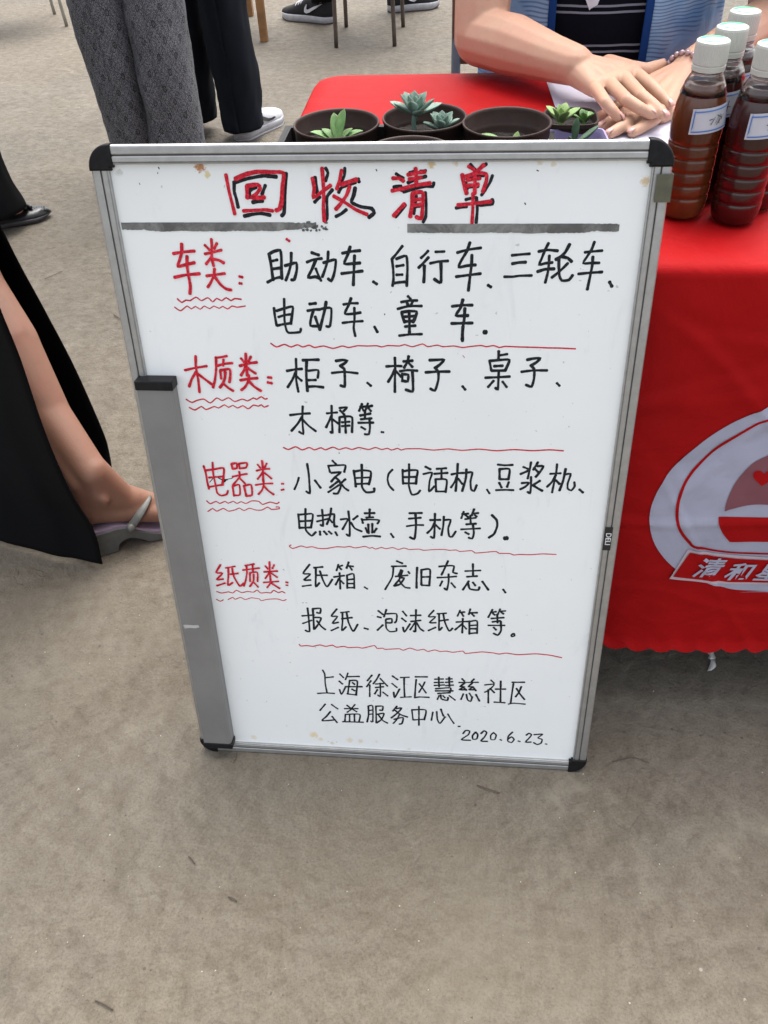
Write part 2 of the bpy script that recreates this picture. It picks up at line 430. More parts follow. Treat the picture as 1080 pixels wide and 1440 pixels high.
def pattern_mat():
    b = NB('grey_patterned_trouser'); uv = b.n('ShaderNodeTexCoord').outputs['UV']
    co = b.coord()
    wob = b.n('ShaderNodeTexNoise'); wob.inputs['Scale'].default_value = 14; b.put(wob.inputs['Vector'], uv)
    ws = b.n('ShaderNodeVectorMath', operation='SCALE'); b.put(ws.inputs[0], wob.outputs['Color']); ws.inputs['Scale'].default_value = .008
    va = b.n('ShaderNodeVectorMath', operation='ADD'); b.put(va.inputs[0], uv); b.put(va.inputs[1], ws.outputs[0])
    sx = b.n('ShaderNodeSeparateXYZ'); b.put(sx.inputs[0], va.outputs[0])
    p = .062
    a = b.math('DIVIDE', b.math('ADD', sx.outputs[0], b.math('MULTIPLY', sx.outputs[1], .72)), p)
    c = b.math('DIVIDE', b.math('SUBTRACT', sx.outputs[0], b.math('MULTIPLY', sx.outputs[1], .72)), p)
    def dl(v, off=.5): return b.math('ABSOLUTE', b.math('SUBTRACT', b.math('FRACT', v), off))
    fa, fc = dl(a), dl(c)
    brk = b.math('GREATER_THAN', b.noise(90, 2, .6, co), .40)
    l = b.math('MULTIPLY', b.math('MAXIMUM', b.math('LESS_THAN', fa, .020), b.math('LESS_THAN', fc, .020)), brk)
    d = b.math('SQRT', b.math('ADD', b.math('MULTIPLY', fa, fa), b.math('MULTIPLY', fc, fc)))
    ring = b.math('LESS_THAN', b.math('ABSOLUTE', b.math('SUBTRACT', d, .13)), .035)
    # secondary finer lattice
    a2 = dl(b.math('MULTIPLY', a, 4)); c2 = dl(b.math('MULTIPLY', c, 4))
    l2 = b.math('MULTIPLY', b.math('MAXIMUM', b.math('LESS_THAN', a2, .10), b.math('LESS_THAN', c2, .10)), b.math('GREATER_THAN', b.noise(160, 2, .6, co), .47))
    f = b.noise(420, 3, .7, co)
    base = b.mix(b.ramp(f, .42, .57), (.022, .022, .026), (.20, .20, .215))
    base = b.mix(b.math('MULTIPLY', l2, .6), base, (.02, .02, .023))
    k = b.math('MAXIMUM', l, ring)
    base = b.mix(b.math('MULTIPLY', k, .72), base, (.006, .006, .007))
    b.set(Base_Color=base, Roughness=.85); b.bump(b.noise(7, 4, .6, co, .5), .5, .02); return b.m
M['pattern'] = pattern_mat()
WRITING = {
    ('title_writing', 'r', 4.2): "-1560,8701 -1546,8531 -1527,8404 -1512,8302;-1464,8660 -1344,8705 -1217,8729 -1066,8725 -944,8715 -965,8582 -987,8438 -1014,8356 -1054,8338;-1414,8333 -1297,8339 -1179,8344 -1093,8333;-1347,8584 -1356,8467;-1347,8590 -1230,8602 -1205,8566 -1249,8512 -1312,8467 -1171,8472;-640,8661 -628,8563 -646,8464 -571,8509 -452,8589;-532,8760 -529,8633 -530,8491 -542,8364 -541,8226;-328,8737 -351,8650 -388,8553;-339,8597 -263,8623 -177,8646;-250,8579 -288,8490 -358,8400 -409,8349;-424,8481 -310,8418 -199,8345 -77,8293",
    ('title_writing', 'k', 3.8): "-1483,8612 -1492,8531 -1478,8458 -1468,8370;-1487,8621 -1339,8659 -1165,8687 -1023,8677;-916,8710 -936,8582 -954,8438 -973,8310 -1001,8281;-1411,8278 -1321,8296 -1222,8305 -1127,8288;-1322,8557 -1327,8467;-1313,8548 -1252,8575;-1149,8592 -1193,8503;-1303,8421 -1194,8435;-613,8669 -604,8581 -599,8509;-634,8419 -573,8473;-495,8759 -473,8712 -503,8633;-436,8544 -497,8473 -503,8364 -510,8254 -541,8221;-294,8758 -301,8685 -333,8632;-371,8517 -337,8565 -188,8617;-159,8649 -150,8622;-194,8561 -212,8489 -238,8418 -141,8372 -28,8354 -1,8308 -59,8262;-413,8272 -354,8300 -298,8342",
    ('title_writing', 'r', 4.0): "204,8656 269,8655 315,8629;193,8532 296,8550;207,8280 265,8344 322,8398;362,8690 445,8706 537,8718;441,8750 448,8663 448,8584;374,8646 500,8663;314,8555 426,8584 592,8606;407,8496 402,8397 383,8271;407,8505 481,8519 518,8504 515,8379 500,8252 447,8267;434,8442 490,8447;429,8388 490,8394;982,8767 1037,8737;1135,8779 1074,8720;921,8686 941,8590 971,8502;958,8669 1066,8702 1166,8693 1169,8624 1136,8519;977,8634 1104,8650;978,8581 1088,8590;1047,8711 1054,8607 1054,8502;882,8387 1020,8399 1223,8422;1036,8502 1040,8377 1036,8206",
    ('title_writing', 'k', 3.6): "238,8699 315,8655;212,8568 287,8580 295,8532;226,8267 283,8325 331,8389;380,8707 436,8724;491,8723 546,8728;361,8611 445,8645 546,8671;314,8519 426,8549 555,8575 620,8571 629,8609;541,8513 552,8397 547,8270 519,8212;448,8478 440,8415 421,8298;444,8370 481,8376;1000,8783 1065,8728 1162,8787;968,8642 1067,8673 1139,8676;1230,8676 1206,8606 1163,8537 1125,8484;970,8564 1088,8572;964,8440 1037,8458 1074,8458;864,8356 975,8369;1074,8458 1087,8341 1079,8205;1113,8386 1242,8395 1236,8439;959,8608 970,8538",
    ('heading_writing', 'r', 2.9): "-2149,7983 -2162,7893 -2195,7814 -2232,7734 -2136,7755 -2035,7777;-2260,7877 -2156,7893 -2016,7906;-2108,7847 -2123,7748 -2123,7641 -2119,7520 -2137,7424;-2288,7611 -2153,7639 -1994,7653;-1806,8035 -1812,7945 -1830,7828 -1818,7742;-1889,7971 -1842,7919;-1750,7990 -1787,7932;-1899,7874 -1805,7893 -1708,7917;-1828,7841 -1872,7795 -1901,7762;-1822,7818 -1749,7805 -1699,7776;-1915,7629 -1811,7643 -1703,7657;-1813,7709 -1833,7629 -1877,7555 -1919,7501;-1826,7629 -1770,7536 -1708,7482 -1652,7471;-1539,7624 -1508,7617;-1547,7547 -1523,7544;-2179,6674 -2195,6531 -2190,6364 -2197,6209;-2337,6491 -2204,6523 -2062,6548;-2204,6470 -2269,6378 -2315,6281;-2192,6455 -2107,6381 -2028,6313;-1940,6655 -1874,6663 -1800,6679;-1932,6662 -1952,6505 -1985,6367 -2019,6274;-1946,6550 -1834,6582 -1744,6591;-1845,6634 -1859,6559;-1903,6490 -1904,6392;-1899,6498 -1785,6515 -1787,6432 -1808,6347;-1844,6476 -1857,6400 -1895,6323 -1934,6276;-1887,6331 -1829,6270 -1775,6235;-1568,6712 -1576,6600 -1580,6435;-1632,6652 -1601,6608;-1511,6676 -1543,6616;-1657,6557 -1546,6589 -1447,6605;-1581,6556 -1622,6487 -1656,6437;-1566,6533 -1520,6496 -1476,6464;-1671,6373 -1567,6393 -1462,6404;-1562,6443 -1569,6374 -1622,6289 -1674,6246;-1564,6359 -1506,6291 -1435,6241;-1331,6416 -1291,6412;-1340,6351 -1291,6341",
    ('heading_underline', 'r', 1.9): "-2295,7361 -2250,7320 -2197,7348 -2149,7342 -2073,7384 -2017,7343 -1935,7378 -1886,7330 -1833,7371 -1781,7344 -1721,7379 -1670,7345 -1626,7370 -1551,7362;-2343,7263 -2279,7222 -2193,7279 -2149,7244 -2096,7275 -2045,7242 -1990,7280 -1932,7249 -1879,7281 -1820,7254 -1775,7278 -1723,7248 -1664,7283 -1610,7269 -1511,7284;-2379,6108 -2314,6068 -2242,6098 -2158,6116 -2083,6066 -1993,6134 -1931,6101 -1845,6140 -1777,6091 -1677,6125 -1614,6103 -1536,6143 -1501,6125 -1439,6161 -1398,6130 -1368,6139;-2357,6001 -2291,5967 -2202,6016 -2148,5976 -2038,6020 -1988,6000 -1908,6045 -1861,6011 -1805,6040 -1750,6005 -1680,6038 -1618,5997 -1546,6049 -1489,6034 -1450,6054 -1416,6023 -1363,6045;-2320,4660 -2278,4617 -2193,4657 -2149,4625 -2073,4661 -2037,4633 -1962,4665 -1918,4633 -1859,4663 -1798,4637 -1715,4680 -1621,4676 -1578,4630 -1472,4670 -1388,4648 -1354,4671;-2326,4495 -2255,4545 -2205,4504 -2111,4550 -2044,4510 -1945,4537 -1894,4565 -1835,4527 -1759,4566 -1674,4541 -1595,4544 -1511,4593 -1467,4558 -1363,4571 -1361,4598 -1400,4597;-2378,3171 -2312,3147 -2207,3173 -2150,3155 -2093,3206 -2021,3168 -1933,3193 -1850,3184 -1795,3224 -1749,3175 -1664,3189 -1606,3182 -1559,3231 -1495,3193 -1443,3216 -1403,3192;-2399,3032 -2348,2999 -2302,3028;-2232,3036 -2159,3077 -2129,3045 -2048,3083 -1983,3048 -1894,3084 -1827,3077 -1777,3069 -1755,3039 -1659,3069 -1522,3082 -1440,3055 -1396,3078",
    ('heading_writing', 'r', 2.5): "-967,8035 -939,8016;-2287,5185 -2273,5085 -2271,4962 -2263,4847;-2268,5120 -2153,5141 -2029,5162 -2045,5039 -2076,4915;-2240,5016 -2049,5039;-2267,4874 -2170,4895 -2065,4916;-2163,5240 -2176,5088 -2167,4912 -2160,4788 -2109,4750 -2035,4774 -2013,4828;-1918,5225 -1911,5156;-1918,5225 -1850,5239 -1855,5167 -1911,5156;-1821,5228 -1817,5164;-1820,5233 -1715,5248 -1734,5179 -1817,5164;-1925,5039 -1836,5063 -1733,5087;-1830,5115 -1831,5046 -1886,4974 -1940,4911;-1834,5019 -1772,4942;-1942,4893 -1943,4750;-1942,4893 -1853,4922 -1862,4771 -1942,4759;-1792,4906 -1777,4755;-1792,4910 -1696,4927 -1700,4776 -1777,4755;-1517,5282 -1517,5159 -1532,4985;-1580,5226 -1549,5179;-1460,5247 -1492,5186;-1604,5136 -1517,5159 -1432,5170;-1521,5125 -1557,5071 -1601,5014;-1504,5108 -1457,5066 -1419,5027;-1637,4925 -1523,4947 -1411,4954;-1526,4994 -1534,4915 -1565,4843 -1614,4788;-1527,4911 -1479,4845 -1414,4791;-1293,4954 -1271,4954;-1306,4860 -1274,4870",
    ('first_line_writing', 'k', 2.9): "-1179,7875 -1169,7777 -1164,7685 -1160,7586;-1173,7875 -1124,7901 -1050,7914 -1044,7830 -1055,7699 -1058,7600;-1147,7797 -1092,7810;-1155,7709 -1074,7719;-1226,7559 -1138,7603 -1056,7620;-1011,7745 -936,7765 -880,7778 -882,7700 -917,7594 -951,7587;-929,7885 -943,7765 -979,7660 -1016,7582;-702,7889 -625,7863;-762,7785 -681,7815 -595,7825;-661,7811 -708,7713 -761,7614 -681,7624 -635,7608;-668,7714 -646,7648 -617,7579;-578,7779 -511,7799 -441,7812 -452,7714 -474,7635 -504,7576 -535,7602;-518,7902 -530,7805 -562,7714 -601,7622;-274,7953 -304,7870 -348,7770 -262,7770 -173,7778;-364,7883 -270,7902 -168,7912;-230,7858 -239,7754 -248,7650 -257,7533;-383,7660 -280,7673 -150,7689;-33,7571 6,7545;295,7961 229,7878 176,7818;180,7818 191,7704 192,7599 180,7526;228,7823 287,7846 338,7853 348,7730 338,7527;227,7743 305,7756;225,7649 291,7652;198,7557 257,7566 316,7571;573,7910 532,7866 496,7834;577,7840 525,7783 470,7728;532,7750 532,7653 526,7568;653,7900 749,7904;596,7776 686,7796 789,7803;712,7789 716,7680 715,7569 682,7575 643,7604;1020,7999 991,7911 930,7803 906,7735 995,7752 1087,7761;887,7892 1003,7924 1139,7943;1045,7867 1044,7758 1031,7629 1018,7478;880,7631 1011,7649 1145,7666;1231,7539 1263,7519;1473,7864 1567,7874 1659,7881;1481,7775 1554,7788 1623,7792;1403,7633 1499,7634 1562,7644 1696,7648;1850,7993 1821,7925 1785,7818 1767,7763 1831,7780 1906,7789;1753,7906 1846,7922 1952,7913;1869,7862 1871,7761 1865,7672 1847,7571;1756,7690 1836,7716 1931,7721;2071,7981 2034,7900 1989,7850 1941,7822;2008,7850 2065,7838 2108,7800;1972,7825 1981,7723 1993,7646 2023,7595 2098,7602 2132,7653;2070,7781 2018,7723 1966,7672 1913,7627;2327,8006 2305,7926 2258,7838 2232,7781 2319,7785 2400,7786;2239,7898 2319,7907 2417,7916;2327,7851 2329,7750 2317,7622 2304,7499;2193,7667 2317,7680 2441,7689;2531,7582 2562,7533",
    ('second_line_writing', 'k', 2.9): "-1180,7263 -1178,7169 -1168,7056;-1152,7231 -1060,7260 -962,7281 -977,7184 -1000,7079;-1138,7158 -1067,7181 -997,7191;-1161,7056 -1083,7074 -999,7086;-1053,7370 -1061,7253 -1070,7113 -1060,7015 -1036,6972 -903,6981 -889,7019;-766,7313 -694,7322;-795,7234 -719,7249 -651,7250;-726,7242 -761,7144 -773,7060 -691,7054;-711,7166 -695,7103 -669,7019;-637,7257 -568,7271 -521,7264 -527,7161 -546,7062 -568,7048 -588,7055;-575,7339 -597,7243 -631,7132 -669,7012;-290,7382 -316,7314 -368,7204 -273,7204 -189,7219;-379,7311 -295,7325 -215,7326;-257,7273 -260,7149 -274,7037 -260,6941;-401,7095 -291,7110 -168,7119;-35,7054 -3,6991;350,7411 380,7380;274,7343 360,7360 453,7363;334,7353 349,7312;407,7360 386,7313;233,7264 320,7289 400,7299 503,7300;279,7223 289,7168 311,7110;279,7226 359,7240 446,7235 432,7169 405,7111;312,7175 419,7183;318,7120 399,7125;362,7231 365,7113 364,6974;315,7060 432,7072;246,6951 371,6967 506,6972;960,7375 936,7283 885,7194 958,7191 1021,7195;843,7299 955,7313 1066,7314;985,7277 982,7161 965,7022 968,6896;969,7064 965,6917;840,7101 960,7105 1073,7109",
    ('section_underline', 'r', 1.9): "-1258,6840 -1191,6797 -1097,6830 -1022,6799 -943,6827 -882,6801 -804,6824 -743,6796 -637,6816 -527,6788 -415,6819 -346,6801 -235,6824 -124,6822 -14,6827 41,6813 117,6831 247,6827 308,6845 397,6820 513,6855 574,6823 682,6843 750,6825 872,6835 967,6818 1074,6833 1182,6845 1243,6831 1322,6846 1390,6823 1450,6838 1610,6833 1797,6830 1930,6826 2062,6825 2240,6819;-1226,5476 -1164,5449 -1070,5490 -991,5448 -898,5484 -833,5453 -749,5485 -698,5456 -599,5497 -526,5466 -436,5493 -363,5470 -273,5500 -155,5475 -66,5506 7,5480 81,5498 132,5475 206,5501 250,5478 301,5496 477,5503 652,5488 826,5509 1000,5494 1201,5516 1417,5500 1631,5521 1846,5512 2057,5529 2217,5520;-1252,4005 -1275,3985 -1233,3948 -1116,3995 -1045,3975 -964,3988 -885,3966 -780,3966 -634,4001 -522,4000 -458,4014 -379,3993 -251,4023 -189,3995 -156,4011 -110,3985 -30,4016 25,3996 121,4019 191,3991 270,4019 333,3997 412,4004 474,4009 529,3992 678,4011 803,4017 865,4006 959,4015 1006,3993 1161,4013 1208,3977 1332,3993 1478,4013 1518,3986 1656,3988 1711,3966 1780,3978 1933,3981 2085,4000 2256,3998;-1273,2267 -1249,2237 -1161,2251 -1075,2241 -969,2274 -883,2252 -786,2280 -728,2245 -623,2267 -555,2249 -417,2263 -348,2250 -175,2309 -142,2257 -56,2267 -23,2246 183,2270 234,2244 336,2290 438,2256 531,2279 591,2243 692,2278 760,2253 861,2265 945,2248 1088,2279 1123,2237 1248,2260 1364,2280 1515,2271 1599,2254 1698,2278 1866,2259 2112,2289 2311,2275 2476,2241",
    ('second_line_writing', 'k', 5.5): "1213,7003 1226,7003",
    ('third_line_writing', 'k', 2.9): "-974,6654 -981,6520 -992,6384 -978,6234;-1094,6500 -996,6520 -913,6528;-987,6490 -1042,6383 -1103,6291;-981,6430 -928,6378;-894,6637 -802,6644 -706,6646;-848,6633 -863,6492 -868,6356 -866,6246;-837,6507 -719,6516 -730,6419;-846,6387 -756,6391;-852,6303 -768,6309 -672,6298;-501,6634 -423,6647 -365,6640 -404,6603 -455,6573;-455,6573 -408,6536 -406,6424 -414,6311 -460,6325;-558,6482 -416,6499 -251,6484;-140,6365 -99,6327;192,6685 194,6553 188,6419 185,6253;90,6574 188,6582 268,6581;190,6538 151,6456 107,6380;201,6516 262,6450;352,6705 341,6643 298,6562;292,6640 396,6651;347,6629 395,6574;249,6517 340,6533 451,6527;277,6488 275,6391;284,6480 346,6474 338,6392 283,6398;395,6512 401,6378 396,6264 316,6286;595,6659 670,6663 763,6667 712,6605 658,6563;658,6567 697,6517 698,6413 660,6280 607,6303;550,6507 686,6519 826,6522;982,6340 1015,6298;1383,6780 1384,6680;1388,6728 1481,6746;1283,6664 1309,6541;1283,6660 1404,6673 1509,6675 1471,6551;1340,6597 1435,6604;1315,6541 1471,6546;1244,6452 1387,6461 1523,6471;1395,6535 1396,6410 1394,6305 1366,6327;1341,6416 1280,6336;1444,6408 1496,6340;1711,6680 1779,6696 1859,6701 1816,6650 1756,6609;1755,6613 1799,6563 1803,6446 1782,6350 1717,6371;1655,6532 1789,6551 1944,6554;2068,6399 2101,6366",
    ('section_underline', 'r', 1.0): "976,6722 997,6696",
    ('fourth_line_writing', 'k', 2.7): "-939,6045 -954,5903 -959,5774 -959,5669 -1009,5700;-1105,5923 -983,5942 -858,5952;-957,5903 -1023,5805 -1105,5709;-952,5863 -884,5784 -801,5713;-585,6060 -590,5926 -595,5694 -620,5709;-649,5957 -522,5972;-593,5926 -631,5846 -669,5768;-585,5879 -515,5825;-490,6031 -395,6044 -441,5993;-484,6000 -436,5946;-496,5905 -507,5704;-496,5909 -416,5922 -341,5908 -352,5708;-470,5842 -375,5852;-473,5789 -377,5800;-427,5930 -429,5698;-214,6091 -253,5997;-237,6052 -165,6058;-215,6044 -198,6001;-142,6100 -173,6014;-158,6053 -92,6070;-137,6038 -109,6000;-241,5937 -117,5965;-181,6006 -185,5896;-236,5887 -105,5902;-267,5838 -85,5845;-130,5889 -128,5777 -145,5688 -195,5687;-235,5783 -187,5752;13,5720 35,5717",
    ('ink_scribble', 'k', 1.0): "-2241,4945 -2151,5036 -2079,4986 -1952,5007 -1926,5025;-2001,4985 -2094,4994 -2130,5019 -2035,4969 -2084,4947;1575,8404 1584,8390;32,8742 39,8728;867,8819 860,8812;85,7205 85,7197;-2281,8779 -2276,8765;-526,5421 -526,5411;1677,8724 1692,8717",
    ('ink_scribble', 'k', 2.6): "-2060,4995 -2026,4979 -2055,4960",
    ('fifth_line_writing', 'k', 2.7): "-942,5253 -932,5107 -933,4951 -937,4819 -982,4847;-1064,5048 -1092,4964 -1135,4871;-858,5014 -793,4906;-617,5307 -575,5258;-674,5235 -657,5141;-671,5231 -553,5242 -455,5244 -475,5147;-642,5130 -574,5139 -513,5146 -592,5074 -649,5003;-593,5066 -542,5015 -531,4929 -575,4830 -628,4829;-565,5006 -670,4915;-553,4954 -697,4844;-465,5044 -529,4981;-529,4981 -479,4913 -434,4879;-353,5172 -343,5056 -337,4938;-339,5159 -248,5179 -139,5165 -146,5062 -169,4975;-335,5065 -153,5079;-331,4978 -171,4989;-249,5260 -251,5093 -257,4937 -206,4860 -107,4872 -101,4921;137,5199 88,5138 72,5051 92,4966 144,4901;265,5202 264,5092 269,4997;268,5177 343,5196 450,5196 439,5097 431,5002;270,5095 431,5105;269,5006 431,5011;346,5284 345,5128 341,4974 378,4844 453,4864 483,4909;550,5253 612,5218;524,5147 632,5171 603,5051 596,4895 663,4975;690,5227 808,5240;661,5155 824,5173;749,5233 751,5098;677,5079 686,4898;681,5079 815,5074 806,4893;686,4901 806,4905;949,5306 946,5163 932,4914;876,5153 949,5172 1030,5179;943,5129 915,5043 872,4964;958,5096 1012,5020;1058,5231 1054,5099 1014,4917;1066,5184 1132,5189 1114,5066 1125,4947 1163,4922 1192,5009;1322,4949 1356,4893;1441,5308 1528,5301 1622,5309;1465,5249 1472,5103;1470,5246 1586,5249 1582,5106;1477,5103 1582,5106;1470,5052 1503,4984;1587,5064 1570,4995;1436,4943 1546,4951 1652,4950;1753,5284 1812,5259;1726,5183 1814,5231;1842,5353 1834,5256 1817,5122;1925,5355 1878,5249;1925,5301 1996,5303 1959,5218 1913,5150;1883,5275 1938,5218;1856,5148 1864,5021 1860,4910 1829,4931;1748,5055 1839,5063 1792,5002 1736,4966;1968,5096 1899,5040;1885,5031 1946,4990 2007,4954;2158,5335 2157,5216 2130,4931;2086,5197 2212,5209;2156,5182 2114,5080 2062,5011;2163,5107 2210,5058;2267,5272 2250,5101 2218,4964;2271,5194 2334,5204 2310,5069 2317,4993 2363,4969 2398,5030 2388,5089;2460,4986 2507,4943",
    ('sixth_line_writing', 'k', 2.7): "-1113,4497 -1114,4275;-1110,4488 -1015,4501 -921,4501 -959,4291;-1105,4387 -943,4402;-1110,4285 -958,4296;-1012,4583 -1025,4409 -1030,4250 -959,4165 -899,4227;-793,4578 -791,4436 -798,4324 -829,4342;-859,4479 -733,4496;-873,4392 -728,4438;-672,4604 -695,4476 -744,4354;-717,4502 -638,4514 -647,4404 -641,4321 -609,4328;-712,4448 -669,4385;-843,4239 -844,4183;-788,4241 -754,4195;-724,4243 -690,4207;-637,4237 -616,4186;-449,4566 -441,4393 -451,4179 -489,4206;-556,4435 -462,4448 -497,4364 -540,4282;-330,4498 -392,4441;-425,4394 -374,4303 -287,4260;-169,4607 -176,4485;-236,4543 -109,4551;-219,4478 -126,4487;-279,4454 -266,4391;-275,4440 -174,4449 -50,4444 -75,4389;-195,4375 -196,4236;-142,4386 -146,4247;-233,4318 -212,4245;-88,4314 -125,4253;-269,4177 -151,4196 -44,4189;98,4238 131,4183;345,4564 506,4573;337,4480 490,4500;308,4362 413,4385 524,4389;422,4561 429,4407 421,4260 405,4166 350,4192;674,4570 672,4416 664,4195 622,4212;613,4469 743,4477;672,4435 629,4332 575,4266;683,4398 740,4337;788,4529 782,4384 761,4240;793,4475 876,4482 847,4350 862,4231 900,4223 945,4308;1040,4610 1012,4510;1023,4574 1098,4585;1061,4566 1099,4532;1171,4654 1144,4560;1158,4588 1226,4599;1181,4570 1208,4545;1062,4500 1198,4526;1126,4559 1136,4425;1080,4422 1201,4436;1013,4341 1257,4365;1163,4426 1180,4289 1162,4205 1116,4216;1068,4299 1114,4272;1400,4573 1463,4500 1475,4410 1442,4290 1376,4227",
    ('sixth_line_writing', 'k', 5.0): "1583,4224 1605,4228",
    ('heading_writing', 'r', 2.4): "-2263,3639 -2343,3501 -2251,3499 -2350,3383 -2255,3397;-2361,3276 -2239,3327;-2198,3588 -2061,3622;-2160,3584 -2176,3452 -2201,3291 -2127,3342;-2144,3484 -2033,3503;-2107,3586 -2098,3445 -2033,3285 -1971,3339;-1917,3640 -1790,3674;-1900,3645 -1905,3525 -1937,3392 -1974,3288;-1959,3563 -1722,3609;-1812,3669 -1818,3559;-1865,3517 -1877,3374;-1864,3523 -1759,3535 -1771,3379;-1813,3499 -1828,3387 -1890,3286;-1823,3356 -1772,3283;-1571,3719 -1581,3560 -1586,3388;-1636,3647 -1604,3598;-1510,3672 -1540,3611;-1662,3546 -1478,3568;-1588,3539 -1656,3435;-1564,3530 -1487,3463;-1689,3363 -1477,3393;-1586,3388 -1598,3347 -1647,3277;-1580,3358 -1518,3309 -1468,3271;-1370,3384 -1349,3379;-1374,3331 -1353,3332",
    ('seventh_line_writing', 'k', 2.5): "-1021,3694 -1121,3540 -1019,3535 -1118,3430 -1026,3434;-1147,3321 -1024,3347;-963,3643 -844,3662;-938,3644 -947,3508 -960,3322 -906,3389;-930,3519 -790,3525;-885,3591 -853,3442 -802,3329 -721,3458;-625,3711 -655,3611;-636,3671 -569,3700;-612,3662 -589,3634;-483,3756 -515,3657;-492,3697 -424,3690;-473,3688 -443,3630;-697,3500 -553,3530;-616,3573 -619,3301;-630,3473 -681,3369;-607,3444 -568,3395;-515,3538 -522,3316;-515,3538 -422,3562 -424,3321;-507,3464 -433,3476;-510,3398 -437,3401;-522,3326 -423,3331;-283,3348 -243,3319;169,3804 244,3769;99,3713 291,3726;123,3705 104,3536 2,3321;226,3660 193,3570;149,3548 313,3576;322,3635 338,3610;242,3651 208,3521 125,3387;204,3531 265,3524 207,3421 134,3388;192,3491 231,3423 279,3369 341,3363",
    ('seventh_line_writing', 'k', 2.6): "442,3709 434,3532 433,3368;498,3676 498,3425;498,3673 614,3682 606,3416;506,3555 602,3563;503,3419 602,3416;853,3834 815,3726 769,3602;736,3738 838,3756 933,3754 922,3652 975,3635;714,3554 841,3566 968,3586;864,3620 866,3492 844,3351 812,3380;781,3498 750,3417;903,3474 956,3401;1183,3800 1192,3596;1084,3679 1288,3698;1110,3587 1244,3604;1136,3515 1099,3440 1061,3366;1126,3485 1156,3386 1268,3372 1282,3422;1192,3498 1226,3446;1318,3517 1403,3382;1601,3398 1635,3345",
    ('eighth_line_writing', 'k', 2.5): "-1103,2941 -1099,2754 -1104,2516 -1161,2535;-1190,2797 -1018,2823;-1192,2659 -1059,2724;-1028,2933 -1031,2758 -1036,2563;-1028,2933 -917,2945 -931,2859 -973,2868;-1021,2780 -920,2775 -970,2654 -1027,2568;-983,2718 -929,2624 -873,2568;-687,2946 -773,2814 -684,2815 -764,2686 -678,2708;-788,2551 -683,2615;-635,2885 -516,2908;-610,2887 -618,2716 -634,2559 -571,2632;-624,2775 -479,2804;-551,2890 -533,2720 -473,2555 -403,2685;-309,2621 -259,2606;-103,2945 -41,2885;-117,2838 -68,2826;-124,2596 -46,2693;11,2971 -26,2843;1,2897 150,2905 148,2778 123,2745;7,2803 82,2813 81,2743 14,2739;-2,2792 3,2642 52,2580 145,2596 146,2646;239,2952 291,2875;224,2829 281,2775;239,2666 258,2581 339,2735;349,2884 489,2898;353,2779 489,2807;424,2993 419,2793 414,2600 389,2610;414,2771 339,2628;431,2762 481,2658 531,2617;670,2991 596,2876 695,2881 613,2772 701,2776;597,2628 697,2691;719,2935 842,2952;744,2936 745,2810 747,2640 788,2696;745,2810 869,2838;801,2939 828,2783 888,2637 934,2689;1032,3010 998,2908;1021,2976 1094,2986;1054,2963 1080,2912;1171,3042 1153,2947;1168,2975 1265,2984;1193,2960 1227,2920;984,2802 1140,2821;1073,2870 1071,2615;1067,2775 971,2663;1084,2744 1127,2687;1164,2833 1171,2599;1164,2822 1270,2839 1278,2616;1179,2753 1256,2764;1181,2696 1258,2700;1179,2611 1277,2627;1473,3047 1422,2909;1451,2994 1523,3014;1484,2979 1510,2956;1577,3063 1549,2968;1571,3025 1651,3035;1593,3012 1626,2983;1464,2891 1633,2916;1541,2968 1553,2822;1482,2833 1587,2856;1428,2767 1653,2779;1596,2846 1608,2688 1567,2600 1508,2629;1503,2735 1538,2695;1775,2637 1752,2606 1764,2583 1799,2603 1786,2640",
    ('ninth_line_writing', 'k', 2.4): "-960,1791 -933,1711 -936,1522 -920,1336;-911,1647 -808,1667;-1066,1317 -938,1335 -809,1334;-706,1730 -656,1663;-724,1588 -677,1534;-727,1416 -702,1322 -641,1458;-586,1756 -607,1685 -628,1625;-590,1686 -418,1702;-567,1605 -606,1340;-566,1612 -452,1606 -481,1325;-524,1573 -495,1539;-635,1482 -385,1499;-538,1441 -500,1412;-615,1340 -472,1325;-230,1737 -301,1623;-248,1626 -314,1504;-268,1542 -276,1307;-118,1763 -159,1667 -214,1569;-109,1682 -4,1536;-179,1567 -64,1584;-181,1496 -66,1520;-112,1588 -111,1457 -119,1318 -153,1347;-156,1455 -199,1368;-77,1412 -4,1340;74,1740 148,1675;64,1592 137,1517;86,1418 98,1309 175,1489;192,1718 318,1733;245,1721 243,1529 249,1338;187,1322 347,1345;410,1746 584,1757;422,1693 409,1516 400,1337;549,1654 514,1558 462,1444;467,1614 514,1535 567,1436;396,1329 470,1349 611,1351;696,1718 817,1730;688,1652 822,1665;689,1593 836,1615;751,1761 758,1575;860,1733 946,1743;853,1667 953,1688;854,1604 966,1623;903,1770 909,1596;707,1531 924,1562 917,1467;707,1489 960,1505;742,1439 917,1467;760,1397 735,1319;783,1410 796,1333 884,1310 892,1370;818,1401 848,1360;909,1407 998,1322;1089,1752 1125,1708;1264,1759 1231,1711;1046,1675 1326,1698;1129,1669 1062,1595 1131,1599 1054,1535 1158,1542;1123,1575 1159,1531;1241,1676 1183,1603 1260,1608 1193,1545 1288,1551;1261,1591 1297,1533;1117,1457 1085,1343;1161,1448 1181,1342 1229,1314 1249,1407;1204,1475 1240,1406;1300,1457 1356,1330;1507,1752 1557,1697;1422,1653 1558,1674 1494,1565 1428,1509;1477,1564 1488,1299;1502,1589 1566,1511;1580,1582 1725,1592;1649,1742 1664,1328;1574,1322 1730,1320;1815,1730 1989,1742;1833,1704 1823,1516 1814,1314;1949,1653 1924,1547 1879,1449;1883,1614 1944,1501 2010,1406;1783,1295 1851,1319 2025,1312",
